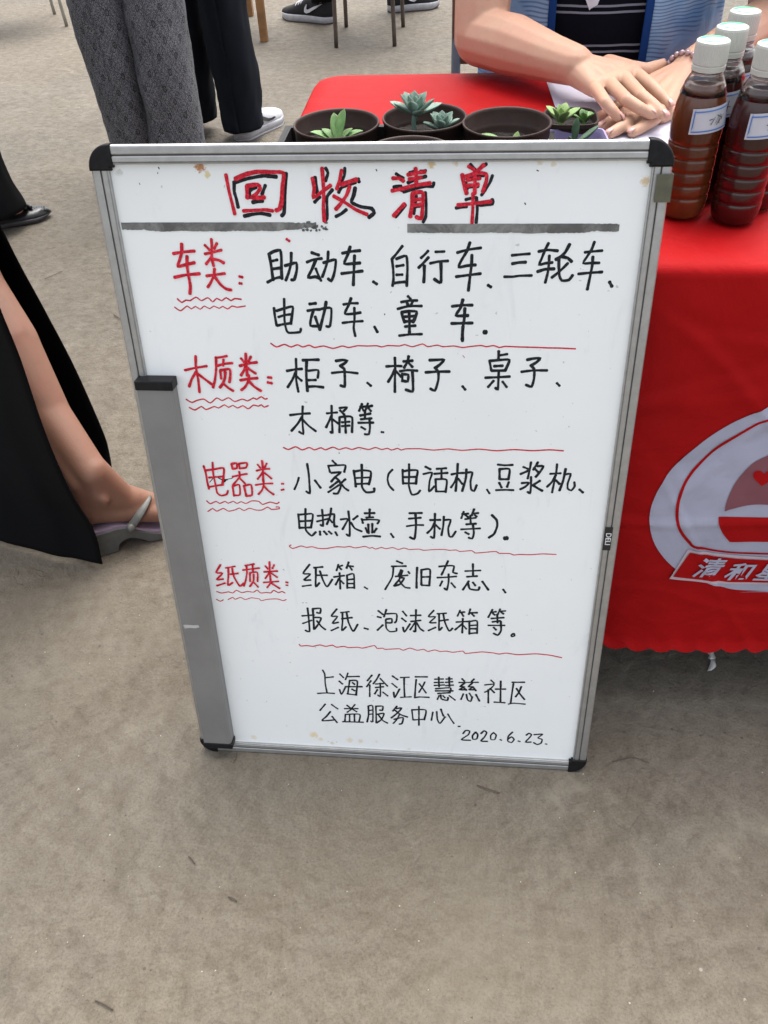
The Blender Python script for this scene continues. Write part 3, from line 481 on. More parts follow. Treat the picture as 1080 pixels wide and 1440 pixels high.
    ('tenth_line_writing', 'k', 2.4): "-961,1104 -1052,966;-865,1103 -775,1018;-892,953 -958,848 -1033,749 -824,782;-872,854 -800,726;-629,1103 -577,1050;-507,1128 -565,1038;-669,1031 -465,1045;-566,1026 -632,959;-547,1027 -486,982;-662,912 -678,767;-662,912 -443,928 -458,771;-598,911 -604,773;-525,917 -527,771;-712,752 -394,763;-304,1106 -306,932 -333,775;-304,1111 -237,1115 -247,786 -278,797;-294,1020 -245,1031;-297,938 -248,949;-189,1114 -193,765;-189,1114 -84,1121 -95,1034 -131,1039;-179,947 -70,974 -109,847 -184,766;-152,931 -91,823 -20,773;128,1136 67,1033;121,1087 202,1105 129,989 40,888;103,1048 182,968 286,925;82,861 218,908 202,782 162,766;164,966 127,864 67,772;354,1074 371,869;354,1078 563,1088 542,882;371,869 542,894;461,1155 460,763;670,1052 649,882;728,1068 739,909 779,824 854,967;790,1122 812,1038 831,985;894,1031 944,924 990,840;1059,783 1081,784",
    ('date_writing', 'k', 2.3): "1132,634 1170,704 1231,698 1213,618 1111,503 1248,500;1322,682 1277,600 1287,526 1343,537 1356,629 1322,682;1403,655 1448,719 1489,684 1461,591 1408,497 1505,497;1592,691 1552,632 1559,542 1614,542 1634,639 1592,691;1699,549 1718,537;1875,724 1817,630 1814,528 1871,499 1907,569 1865,622 1820,574;1972,540 1997,531;2083,673 2119,716 2160,690 2133,621 2081,526 2163,533;2199,693 2324,714 2259,630 2324,602 2314,522 2261,488 2203,524;2383,511 2402,506",
    ('ink_scribble', 'k', 0.6): "-1172,3030 -1152,3031;-1122,3033 -1101,3034;-2297,8729 -2300,8715;-970,300 -959,301;-835,310 -824,295;-1396,3596 -1377,3585;2255,5848 2256,5839;-2519,8623 -2514,8608",
}
# ------------------------------------------------------------------ ground
def build_ground():
    bm = bmesh.new()
    bmesh.ops.create_grid(bm, x_segments=60, y_segments=60, size=60)
    o = bmobj('ground', bm, M['concrete']); tag(o, kind='structure')
    # scattered pale grit and tiny stones, far too many to count
    V, F = [], []
    rnd = random.Random(3)
    for i in range(620):
        y = -0.5 + 5.5 * rnd.random() ** 1.7; x = rnd.uniform(-.55, .6) * (1 + (y + .7) * .75)
        s = rnd.uniform(.0006, .0017) * (1 + .35 * max(0, y)); n = len(V)
        if rnd.random() < .03: s *= 1.8
        for (a, b_, c) in ((1, 0, .2), (-.5, .87, .1), (-.6, -.8, .2), (0, 0, 1), (.3, .7, .4)):
            V.append((x + s * a * rnd.uniform(.7, 1.3), y + s * b_ * rnd.uniform(.7, 1.3), s * c * .9))
        F += [(n, n + 4, n + 3), (n + 4, n + 1, n + 3), (n + 1, n + 2, n + 3), (n + 2, n, n + 3)]
    tag(mobj('grit', V, F, M['grit'], smooth=False), kind='stuff', label='pale grit and crumbs scattered over the concrete')
    V, F = [], []
    for i in range(900):
        y = -0.5 + 5.0 * rnd.random() ** 1.8; x = rnd.uniform(-.55, .6) * (1 + (y + .7) * .75)
        s = rnd.uniform(.0007, .0022) * (1 + .3 * max(0, y)); a0 = rnd.random() * 6.28; n = len(V); q = rnd.uniform(.25, 1)
        for (a, b_, c) in ((1, 0, .1), (-.5, .87, .05), (-.6, -.8, .1), (0, 0, .6)):
            V.append((x + s * (a * math.cos(a0) - q * b_ * math.sin(a0)), y + s * (a * math.sin(a0) + q * b_ * math.cos(a0)), s * c * .7))
        F += [(n, n + 1, n + 3), (n + 1, n + 2, n + 3), (n + 2, n, n + 3)]
    tag(mobj('crumbs', V, F, M['twig'], smooth=False), kind='stuff', label='tiny dark crumbs of soil and bark on the concrete')
def twig(pts, r, label):
    P = [at(x, y, .002 + r) + Vector((0, 0, r * 1.5 * (i % 2))) for i, (x, y) in enumerate(pts)]
    V, F, U = sweep(P, [r] * len(P), k=4, n=6, ref=(0, 0, 1))
    tag(mobj('twig', V, F, M['twig']), label, 'twig')
build_ground()
twig([(671, 1104), (686, 1110), (703, 1115)], .0009, 'short dark twig on the concrete just below the right part of the whiteboard')
twig([(134, 1407), (147, 1413), (159, 1420)], .0010, 'thick dark twig near the bottom left corner of the ground')
twig([(265, 1204), (270, 1209), (274, 1215)], .0009, 'small dark twig on the concrete below left of the whiteboard')
twig([(861, 1071), (884, 1065), (896, 1066), (913, 1073)], .0006, 'thin curved dry stalk beside the lower right corner of the whiteboard')
twig([(321, 1261), (328, 1264), (333, 1268)], .0010, 'stubby dark twig in the foreground left of centre')
twig([(328, 1073), (332, 1066), (333, 1058)], .0006, 'thin dark stem lying against the left bottom edge of the whiteboard')
twig([(160, 442), (166, 447), (170, 449)], .0013, 'dark twig on the ground left of the whiteboard rail')
twig([(233, 197), (238, 192), (244, 188)], .0012, 'dark leaf stalk behind the patterned trousers')
twig([(63, 392), (76, 387), (88, 381)], .0007, 'thin brown stalk on the ground right of the black skirt')

# ------------------------------------------------------------------ whiteboard
TH = R(11)
LEAN = Matrix.Rotation(-TH, 4, 'X')
board = empty('whiteboard', (0, 0, 0.0005), (-TH, 0, 0))
tag(board, 'white lettered board in an aluminium frame, leaning on the red table', 'whiteboard')
W2, HT, DP, FW = .301, .9010, .018, .0195
bm = bmesh.new(); box(bm, -W2 + .008, W2 - .008, .0045, .014, .008, HT - .008)
bmobj('writing_surface', bm, M['board'], board)
bm = bmesh.new(); box(bm, -W2 + .009, W2 - .009, .0142, .0156, .009, HT - .009)
bmobj('back_sheet', bm, M['alu_dark'], board)
def rail(name, a, b, inward, ends):
    """extruded aluminium profile between a and b; inward = direction to the board centre"""
    prof = [(.005, .016), (.0008, .0075), (0, .0050), (0, .0022), (.0012, .0004), (.0025, 0), (.0086, 0), (.0096, .0006), (.0099, .0020), (.0109, .0020), (.0112, .0006), (.0122, 0),
            (.0165, 0), (.0172, .0006), (.0176, .0012), (.0182, .0002), (.0193, .0004), (.0195, .0012), (.0195, .0045), (.012, .0045), (.012, .016)]
    a = Vector(a); b = Vector(b); d = (b - a).normalized(); inw = Vector(inward)
    V, F = [], []
    for e in (a, b):
        for (u, y) in prof: V.append(e + inw * u + Vector((0, y, 0)))
    n = len(prof)
    mi = []
    for i in range(n):
        j = (i + 1) % n; F.append((i, j, n + j, n + i)); mi.append(1 if i in (7, 8, 9) else 0)
    F.append(tuple(range(n))); F.append(tuple(range(2 * n - 1, n - 1, -1))); mi += [0, 0]
    o = mobj(name, V, F, [M['alu'], M['groove']], board, smooth=False)
    for p, k in zip(o.data.polygons, mi): p.material_index = k
    bmn = bmesh.new(); bmn.from_mesh(o.data); bmesh.ops.recalc_face_normals(bmn, faces=bmn.faces); bmn.to_mesh(o.data); bmn.free()
    return o
CR = .0235
rail('frame_rail', (-W2 + CR, 0, HT), (W2 - CR, 0, HT), (0, 0, -1), 0)
rail('frame_rail', (-W2 + CR, 0, 0), (W2 - CR, 0, 0), (0, 0, 1), 0)
rail('frame_rail', (-W2, 0, CR), (-W2, 0, HT - CR), (1, 0, 0), 0)
rail('frame_rail', (W2, 0, CR), (W2, 0, HT - CR), (-1, 0, 0), 0)
def corner(sx, sz):
    V, F = [], []
    cx, cz = sx * (W2 - CR), (HT - CR if sz > 0 else CR)
    n = 10; ro = CR + .0012; ri = CR - FW - .002
    L = []
    for i in range(n + 1):
        a = math.pi / 2 * i / n
        L.append((math.cos(a) * ro, math.sin(a) * ro))
    inner = [(-.002, ro), (-.002, ri - .004), (0, ri - .004), (ri - .004, 0), (ri - .004, -.002), (ro, -.002)]
    poly = L + inner[0:1] + [(-.002, ri - .001), (ri * .55, ri * .6), (ri - .001, -.002)] + inner[5:]
    bm = bmesh.new()
    fv = [bm.verts.new((cx + sx * p[0], -.0022, cz + sz * p[1])) for p in poly]
    f = bm.faces.new(fv)
    r = bmesh.ops.extrude_face_region(bm, geom=[f])
    for g in r['geom']:
        if isinstance(g, bmesh.types.BMVert): g.co.y = .0085
    bmesh.ops.recalc_face_normals(bm, faces=bm.faces)
    es = [e for e in bm.edges if all(v.co.y < 0 for v in e.verts)]
    bmesh.ops.bevel(bm, geom=es, offset=.0022, segments=3, profile=.5, affect='EDGES')
    bmobj('corner_cap', bm, M['corner'], board)
for sx in (-1, 1):
    for sz in (-1, 1): corner(sx, sz)
# vertical pen tray clipped on the left rail
tray = empty('pen_tray'); tray.parent = board
V, F = [], []
prof = [(-.2905, -.0005), (-.2905, -.0135), (-.2893, -.0150), (-.2500, -.0150), (-.2480, -.0140), (-.2466, -.0105), (-.2466, .0035), (-.2482, .0035), (-.2484, -.0100), (-.2500, -.0132), (-.2880, -.0132), (-.2885, -.0005)]
for z in (.030, .634):
    for (x, y) in prof: V.append((x, y, z))
n = len(prof)
for i in range(n): j = (i + 1) % n; F.append((i, n + i, n + j, j))
F += [tuple(range(n)), tuple(range(2 * n - 1, n - 1, -1))]
tr = mobj('tray_channel', V, F, simple('grey_anodised_aluminium', (.20, .195, .188), .5, .07, 14, .08, 300, .0005, Metallic=.25), tray, smooth=False)
for z0, z1 in ((.0235, .0335), (.6305, .6425)):
    bm = bmesh.new(); box(bm, -.2915, -.2448, -.0165, .0035, z0, z1, .0015); bmobj('end_cap', bm, M['corner'], tray)
V, F = [], []; rnd = random.Random(5)
pl = [(-.2875, .2700), (-.2840, .2708), (-.2720, .2704), (-.2655, .2712), (-.2640, .2672), (-.2705, .2650), (-.2780, .2655), (-.2860, .2640)]
V = [(x, -.0153, z) for x, z in pl]
mobj('tape_remnant', V, [tuple(range(len(V) - 1, -1, -1))], simple('torn_tape', (.40, .39, .37), .5), tray, smooth=False)
# black maker tag on the right rail
bm = bmesh.new(); box(bm, .2825, .2925, -.0012, .0006, .4125, .4475, .0004)
tg = bmobj('maker_tag', bm, M['tag'], board)
def text_mesh(name, s, size, m, parent, M4, bold=0, sx=1, shear=0):
    c = bpy.data.curves.new(name, 'FONT'); c.body = s; c.size = size; c.align_x = 'CENTER'; c.align_y = 'CENTER'; c.extrude = 0.00005; c.offset = bold; c.shear = shear
    o = bpy.data.objects.new(name, c); col.objects.link(o)
    dg = bpy.context.evaluated_depsgraph_get(); dg.update()
    me = bpy.data.meshes.new_from_object(o.evaluated_get(dg), depsgraph=dg)
    bpy.data.objects.remove(o); me.transform(M4 @ Matrix.Diagonal((sx, 1, 1, 1))); me.materials.clear(); me.materials.append(m)
    r = bpy.data.objects.new(name, me); col.objects.link(r); r.parent = parent
    return r
text_mesh('tag_lettering', 'DELI', .0095, M['white_print'], tg, Matrix.Translation((.2876, -.00135, .430)) @ Matrix.Rotation(R(90), 4, 'Y') @ Matrix.Rotation(R(90), 4, 'X'), .0001)
# olive tape folded over the top right corner
bm = bmesh.new(); box(bm, .2868, .3030, -.0031, -.0026, .842, .869); box(bm, .3024, .3030, -.0031, .019, .842, .869)
bmobj('packing_tape', bm, M['tape_clip'], board)
# old tape residue bands
def band(x0, x1, z0, z1, rag0, rag1, seed):
    rnd = random.Random(seed); V, F = [], []; n = 150
    for i in range(n + 1):
        t = i / n; x = x0 + (x1 - x0) * t
        top = z1 + .0004 * noise.noise((x * 60, seed, 0))
        rg = .0008 + rag0 * max(0, 1 - t * 6) + rag1 * max(0, (t - .80) * 5)
        bot = z0 + rg * (.5 + .9 * abs(noise.noise((x * 190, seed + 2, 0)))) * 1.5 + .0012 * noise.noise((x * 45, seed + 5, 1))
        if rag1 and t > .82: top -= rag1 * .9 * abs(noise.noise((x * 170, seed + 8, 0))) * (t - .82) * 6
        V += [(x, .0041, min(top, z1)), (x, .0041, min(bot, top - .0005))]
    for i in range(n): a = i * 2; F.append((a, a + 1, a + 3, a + 2))
    mobj('tape_residue', V, F, M['tape'], board, smooth=False)
band(-.2800, -.0630, .8112, .8214, .003, .0050, 1)
band(.0350, .2565, .8092, .8196, .0004, .0024, 4)
V, F = [], []; rnd = random.Random(9)       # torn crumbs at the right end of the left band
for i in range(26):
    x = -.078 + rnd.random() * .026; z = .8125 + rnd.random() * .009; r = rnd.uniform(.0006, .0022); n = len(V); k = 7
    V += [(x + r * math.cos(6.28 * j / k) * rnd.uniform(.6, 1.3), .0039, z + r * math.sin(6.28 * j / k) * rnd.uniform(.5, 1.1)) for j in range(k)]
    F.append(tuple(range(n, n + k)))
tag(mobj('tape_crumbs', V, F, M['groove'], board, smooth=False), kind='stuff')
# hand lettering: every stroke is a marker line with round ends
def strokes_mesh(name, data, width, m, ysurf, seed):
    V, F = [], []; rnd = random.Random(seed); lift = 0
    for st in data.split(';'):
        P = [Vector((float(a) / 1e4, 0, float(b) / 1e4)) for a, b in (q.split(',') for q in st.split())]
        if (P[-1] - P[0]).length < 1e-5 and len(P) < 3: P[-1] = P[0] + Vector((.0004, 0, 0))
        tot = sum((P[i + 1] - P[i]).length for i in range(len(P) - 1))
        Q = []
        for i in range(len(P) - 1):        # gently rounded corners rather than a full spline: the letters stay crisp
            a, b = P[i], P[i + 1]; k = max(2, min(10, int((b - a).length / .0022)))
            p0 = P[i - 1] if i else a * 2 - b; p3 = P[i + 2] if i + 2 < len(P) else b * 2 - a
            for s in range(k):
                t = s / k; cm = .5 * (2 * a + (b - p0) * t + (2 * p0 - 5 * a + 4 * b - p3) * t * t + (3 * a - p0 - 3 * b + p3) * t ** 3)
                Q.append(cm.lerp(a.lerp(b, t), .35))
        Q.append(P[-1].copy())
        y = ysurf - .00003 * (lift % 14) - .00001; lift += 1
        hw = width / 2000 * rnd.uniform(.9, 1.12); ph = rnd.random() * 9
        L, Rr = [], []
        n = len(Q)
        T = frames(Q)
        acc = 0
        for i, q in enumerate(Q):
            if i: acc += (q - Q[i - 1]).length
            nrm = Vector((-T[i].z, 0, T[i].x)); t = acc / max(tot, 1e-6)
            h = hw * (1 + .16 * noise.noise((ph + acc * 260, seed, 0)) + .10 * math.cos(t * 6.28))
            L.append(q + nrm * h); Rr.append(q - nrm * h)
        base = len(V)
        for l, r_ in zip(L, Rr): V += [(l.x, y, l.z), (r_.x, y, r_.z)]
        for i in range(n - 1): a = base + i * 2; F.append((a, a + 1, a + 3, a + 2))
        for e, sgn in ((0, -1), (n - 1, 1)):
            c = Q[e]; d = T[e] * sgn; h = (L[e] - Rr[e]).length / 2; nr = (L[e] - Rr[e]).normalized(); b0 = len(V)
            for k in range(7):
                a = math.pi * k / 6; v = c + nr * math.cos(a) * h + d * math.sin(a) * h * .8; V.append((v.x, y, v.z))
            F.append(tuple(range(b0, b0 + 7)) if sgn < 0 else tuple(range(b0 + 6, b0 - 1, -1)))
    o = mobj(name, V, F, m, board, smooth=False)
    return o
def characters(data, gap):        # group the strokes of one line of writing into its characters
    S = []
    for st in data.split(';'):
        xs = [float(q.split(',')[0]) for q in st.split()]; zs = [float(q.split(',')[1]) for q in st.split()]
        S.append([min(xs), max(xs), [st], sum(zs) / len(zs)])
    S.sort(key=lambda s: s[0]); out = []
    for s in S:
        for o in out:
            if s[0] < o[1] + gap and abs(s[3] - o[3]) < 420: o[1] = max(o[1], s[1]); o[2] += s[2]; break
        else: out.append(s)
    return out
si = 0
for (nm, c, wd), data in WRITING.items():
    mm = M['ink_k'] if c == 'k' else (M['ink_thin'] if 'underline' in nm else M['ink_r'])
    ys = .00435 - (.0006 if (c == 'r' and 'underline' not in nm) else 0)
    if 'underline' in nm or 'scribble' in nm: G = [[0, 0, [s]] for s in data.split(';')]; name = 'wavy_underline' if 'underline' in nm else 'ink_speck'
    else: G = characters(data, 22); name = {'t': 'title_character', 'h': 'heading_character', 'd': 'date_digit'}.get(nm[0] if nm.split('_')[0] in ('title', 'heading', 'date') else 'x', 'written_character')
    for g in G:
        si += 1; strokes_mesh(name, ';'.join(g[2]), wd * (.86 if 'underline' in nm else .96 if 'title' in nm else 1.13), mm, ys, si)

# ------------------------------------------------------------------ table and cloth
TX0, TX1, TY0, TY1, TZ = -.170, 1.35, .172, .876, .750
tb = empty('folding_table', (0, 0, 0)); tag(tb, 'long folding table hidden under the red cloth behind the whiteboard', 'table')
bm = bmesh.new(); box(bm, TX0 + .006, TX1 - .006, TY0 + .006, TY1 - .006, TZ - .030, TZ - .004, .006); bmobj('tabletop', bm, M['seat'], tb)
for x in (TX0 + .09, TX1 - .09):
    for y in (TY0 + .09, TY1 - .09):
        V, F, U = sweep([(x, y, 0), (x, y, .36), (x, y, TZ - .031)], [.013] * 3, 3, 12); mobj('leg', V, F, M['grey_metal'], tb)
def fwrk(x, z):      # folds of the front drop
    d = min(1, max(0, (TZ - z) / .65))
    y = .009 * d * noise.noise((x * 2.2, z * 1.6, 3)) + .010 * d * math.sin(x * 9 + 1.3 * z + 1) * (.3 + .7 * d)
    y += .0032 * noise.noise((x * 9, z * 7, 7)) * d + .0016 * noise.noise((x * 28, z * 26, 2))
    crease = z - (.385 + .004 * math.sin(x * 14)); y -= .0035 * math.exp(-(crease / .006) ** 2)
    c2 = (x * .55 - z) + .27; y += .0028 * math.exp(-(c2 / .012) ** 2) * (1 if x > .38 else 0)
    for (kx, kz, c0, wd, am, xa, xb) in ((.9, 1, .98, .010, .0045, .36, .62), (-.5, 1, .40, .009, .0035, .30, .52), (.35, 1, .80, .007, .0030, .42, .80), (-1.2, 1, -.02, .012, .0040, .30, .46), (.15, 1, .30, .008, .0030, .30, .70), (1.6, 1, 1.02, .010, .0035, .40, .60)):
        if xa - .08 < x < xb + .08:
            e = min(1, max(0, (x - xa + .08) / .08)) * min(1, max(0, (xb + .08 - x) / .08)); q = kx * x + kz * z - c0 + .012 * math.sin(x * 22 + c0 * 9)
            y -= .5 * am * e * (math.exp(-(q / wd) ** 2) - .5 * math.exp(-((q - wd * 1.6) / wd) ** 2))
    c3 = z - .60 + .03 * math.sin(x * 6); y -= .0022 * math.exp(-(c3 / .012) ** 2)
    return y
def front_y(x, z): return TY0 - .0035 - .012 * max(0, (TZ - z) / .65) + fwrk(x, z)
def build_cloth():
    rc = .05; per = []
    def corner_(cx, cy, a0):
        for i in range(9):
            a = a0 + math.pi / 2 * i / 8; per.append((cx + rc * math.cos(a), cy + rc * math.sin(a), math.cos(a), math.sin(a)))
    def line(x0, y0, x1, y1, nx, ny, n):
        for i in range(1, n): t = i / n; per.append((x0 + (x1 - x0) * t, y0 + (y1 - y0) * t, nx, ny))
    line(TX0 + rc, TY0, TX1 - rc, TY0, 0, -1, 230); corner_(TX1 - rc, TY0 + rc, -math.pi / 2)
    line(TX1, TY0 + rc, TX1, TY1 - rc, 1, 0, 50); corner_(TX1 - rc, TY1 - rc, 0)
    line(TX1 - rc, TY1, TX0 + rc, TY1, 0, 1, 130); corner_(TX0 + rc, TY1 - rc, math.pi / 2)
    line(TX0, TY1 - rc, TX0, TY0 + rc, -1, 0, 50); corner_(TX0 + rc, TY0 + rc, math.pi)
    n = len(per); V, F = [], []
    NZ = 90; Z0 = .124
    for j in range(NZ + 1):
        t = j / NZ
        for i, (x, y, nx, ny) in enumerate(per):
            hem = Z0 + .011 - .011 * abs(math.sin(x * math.pi / .036)) ** .7 if ny < -.5 else Z0 + .01 * math.sin((x + y) * 30)
            z = TZ + .001 - (TZ + .001 - hem) * t
            if j == 0: V.append((x - nx * .005, y - ny * .005, TZ + .0012)); continue
            off = .0035 * min(1, j / 2)
            if ny < -.9: yy = front_y(x, z); fl = max(0, t - .975) * .25; V.append((x, yy - fl, z)); continue
            d = (TZ - z) / .65; f = .030 * d * (.5 + .5 * math.sin(i * .55 + 2 * math.sin(i * .1))) + .012 * d
            if ny < -.3: f *= .6
            V.append((x + nx * (off + f), y + ny * (off + f), z))
    for j in range(NZ):
        for i in range(n): a = j * n + i; b2 = j * n + (i + 1) % n; F.append((a, a + n, b2 + n, b2))
    # top: concentric rings inwards to a gently uneven grid
    prev = list(range(n)); cx, cy = (TX0 + TX1) / 2, (TY0 + TY1) / 2
    for k in range(1, 14):
        s = 1 - k / 14; cur = []
        for i, (x, y, nx, ny) in enumerate(per):
            # shrink towards the table's long axis so quads stay even
            ax = min(max(x, TX0 + .352), TX1 - .352); X = ax + (x - nx * .005 - ax) * s; Y = cy + (y - ny * .005 - cy) * s
            z = TZ + .0012 + .0012 * (noise.noise((X * 6, Y * 6, 1)) * .5 + .5)
            V.append((X, Y, z)); cur.append(len(V) - 1)
        for i in range(n): F.append((prev[i], prev[(i + 1) % n], cur[(i + 1) % n], cur[i]))
        prev = cur
    ax0 = [i for i in prev]
    F.append(tuple(prev))
    o = mobj('tablecloth', V, F, M['red_cloth']); tag(o, 'bright red cloth with a pale round emblem draped over the table', 'tablecloth')
    return o
cloth = build_cloth()
def on_front(px, py):      # point of the front drop seen at this pixel
    p = aty(px, py, TY0 - .01)
    for _ in range(4): p = aty(px, py, front_y(p.x, p.z))
    return p
MIRX = aty(1140, 700, TY0 - .01).x
def print_patch(name, pts, m, lift, mirror=True, scale=None):
    """flat print on the cloth following its folds. pts = (x, z) outline on the drop"""
    if mirror: pts = pts + [(2 * MIRX - x, z) for x, z in reversed(pts)]
    P = [Vector(p) for p in pts]; n = len(P)
    B = []
    for i in range(n):
        a, b = P[i], P[(i + 1) % n]; k = max(1, int((b - a).length / .005))
        B += [a.lerp(b, s / k) for s in range(k)]
    nb = len(B); x0 = min(p.x for p in B); x1 = max(p.x for p in B); z0 = min(p.y for p in B); z1 = max(p.y for p in B)
    inn = []
    st = .0065
    def inside(x, y):
        c = False; j = nb - 1
        for i in range(nb):
            if (B[i].y > y) != (B[j].y > y) and x < (B[j].x - B[i].x) * (y - B[i].y) / (B[j].y - B[i].y) + B[i].x: c = not c
            j = i
        return c
    gx = x0 + st / 2
    while gx < x1:
        gz = z0 + st / 2
        while gz < z1:
            if inside(gx, gz): inn.append(Vector((gx, gz)))
            gz += st
        gx += st
    r = geometry.delaunay_2d_cdt(B + inn, [], [list(range(nb))], 1, 1e-6)
    V = [(v.x, front_y(v.x, v.y) - lift, v.y) for v in r[0]]
    o = mobj(name, V, r[2], m, cloth)
    bmn = bmesh.new(); bmn.from_mesh(o.data)
    bmesh.ops.recalc_face_normals(bmn, faces=bmn.faces); bmn.to_mesh(o.data); bmn.free()
    return o
def L(pts):     # crop coordinates of the emblem -> cloth x, z
    out = []
    for a, b in pts:
        p = on_front(900 + a / 4.8, 560 + b / 4.8); out.append((p.x, p.z))
    return out
def smooth2(pts, k=5): return [(v.x, v.y) for v in catmull([Vector((x, z, 0)) for x, z in pts], k)]
def ext(pts):     # close on the mirror axis
    return [(MIRX, pts[0][1])] + pts + [(MIRX, pts[-1][1])]
oval = smooth2(L([(1152, 4), (1080, 10), (1000, 25), (864, 55), (740, 110), (600, 175), (450, 270), (300, 390), (200, 490), (120, 620), (72, 740), (65, 850), (90, 960), (150, 1060), (232, 1142), (330, 1190), (430, 1235), (520, 1264), (650, 1288), (864, 1298), (1000, 1299), (1152, 1298)]))
print_patch('emblem_disc', ext(oval), M['lilac_print'], .0014)
ro = smooth2(L([(1152, 70), (1080, 78), (1000, 95), (864, 134), (700, 208), (540, 302), (430, 392), (334, 496), (272, 608), (242, 720), (241, 822), (270, 905), (322, 970), (366, 1006), (500, 1026), (650, 1041), (864, 1048), (1000, 1049)]))
ri = smooth2(L([(1152, 88), (1080, 96), (1000, 113), (864, 150), (706, 223), (548, 317), (440, 405), (350, 506), (292, 613), (263, 720), (261, 818), (288, 895), (338, 958), (374, 992), (500, 1013), (650, 1030), (864, 1037), (1000, 1038)]))
for s in (1, -1):
    q = ro + ri[::-1]
    if s < 0: q = [(2 * MIRX - x, z) for x, z in q]
    print_patch('emblem_ring', q, M['red_cloth'], .0024, mirror=False)
dome = smooth2(L([(1152, 305), (1080, 310), (1000, 330), (864, 378), (760, 432), (680, 512), (620, 602), (580, 700), (570, 757)])) + smooth2(L([(600, 745), (700, 720), (780, 710), (864, 712), (1000, 722)]))
print_patch('emblem_dome', ext(dome), M['pink_print'], .0024)
print_patch('emblem_heart', smooth2(L([(818, 582), (790, 555), (765, 528), (762, 500), (780, 481), (810, 480), (835, 498), (858, 481), (890, 482), (905, 505), (895, 530), (860, 556), (818, 582)]), 3)[:-1], M['red_cloth'], .0034, mirror=False)
bowl = L([(1000, 792), (530, 792)]) + smooth2(L([(528, 800), (532, 850), (556, 905), (602, 962)])) + L([(620, 964), (864, 962), (1000, 962)])
print_patch('emblem_bowl', ext(bowl), M['red_cloth'], .0024)
bo = L([(1000, 1066), (864, 1064), (650, 1050), (500, 1036), (322, 1012), (196, 1209), (330, 1222), (430, 1234), (600, 1245), (864, 1247), (1000, 1246)])
bi = L([(1000, 1082), (864, 1079), (650, 1069), (500, 1052), (334, 1028), (220, 1190), (330, 1203), (430, 1214), (600, 1226), (864, 1230), (1000, 1229)])
print_patch('emblem_banner_edge', ext(bo), M['cream_print'], .0030)
print_patch('emblem_banner', ext(bi), M['red_cloth'], .0044)
def cloth_text(ch, cx, cy, size):
    p = on_front(900 + cx / 4.8, 560 + cy / 4.8)
    c = bpy.data.curves.new('t', 'FONT'); c.body = ch; c.size = size; c.align_x = 'CENTER'; c.align_y = 'CENTER'; c.offset = .0007; c.shear = .30; c.extrude = .00004
    o = bpy.data.objects.new('t', c); col.objects.link(o); dg = bpy.context.evaluated_depsgraph_get(); dg.update()
    me = bpy.data.meshes.new_from_object(o.evaluated_get(dg), depsgraph=dg); bpy.data.objects.remove(o)
    me.name = 'emblem_lettering'
    bt = bmesh.new(); bt.from_mesh(me); bmesh.ops.triangulate(bt, faces=bt.faces)
    for _ in range(3): bmesh.ops.subdivide_edges(bt, edges=[e for e in bt.edges if e.calc_length() > .004], cuts=1); bmesh.ops.triangulate(bt, faces=bt.faces)
    bt.to_mesh(me); bt.free()
    for v in me.vertices:
        x, z = p.x + v.co.x, p.z + v.co.y; v.co = (x, front_y(x, z) - .0070 - v.co.z, z)
    me.materials.clear(); me.materials.append(M['lilac_print'])
    r = bpy.data.objects.new('emblem_lettering', me); col.objects.link(r); r.parent = cloth
cloth_text('\u6e05', 445, 1140, .038); cloth_text('\u548c', 650, 1157, .036); cloth_text('\u661f', 850, 1162, .036)
# ------------------------------------------------------------------ things on the table
TOP = TZ + .0022
def sheet(pix, z, label):
    P = [at(x, y, z) for x, y in pix]; V, F = [], []; n = 12
    for i in range(n + 1):
        for j in range(n + 1):
            a = P[0].lerp(P[1], i / n); b = P[3].lerp(P[2], i / n); q = a.lerp(b, j / n)
            V.append((q.x, q.y, z + .0010 * (noise.noise((q.x * 14, q.y * 14, z * 50)) + .6)))
    for i in range(n):
        for j in range(n): a = i * (n + 1) + j; F.append((a, a + 1, a + n + 2, a + n + 1))
    o = mobj('paper_sheet', V, F, M['paper']); solidify(o, .0003, 1); tag(o, label, 'paper', 'papers under the hands'); return o
sheet([(768, 113), (818, 262), (975, 235), (905, 98)], TOP + .0010, 'white sheet of paper on the red cloth with a left corner beyond the lilac pot')
sheet([(830, 190), (845, 300), (1010, 270), (975, 150)], TOP + .0042, 'white sheet of paper lying nearest the bottles under the fingertips')

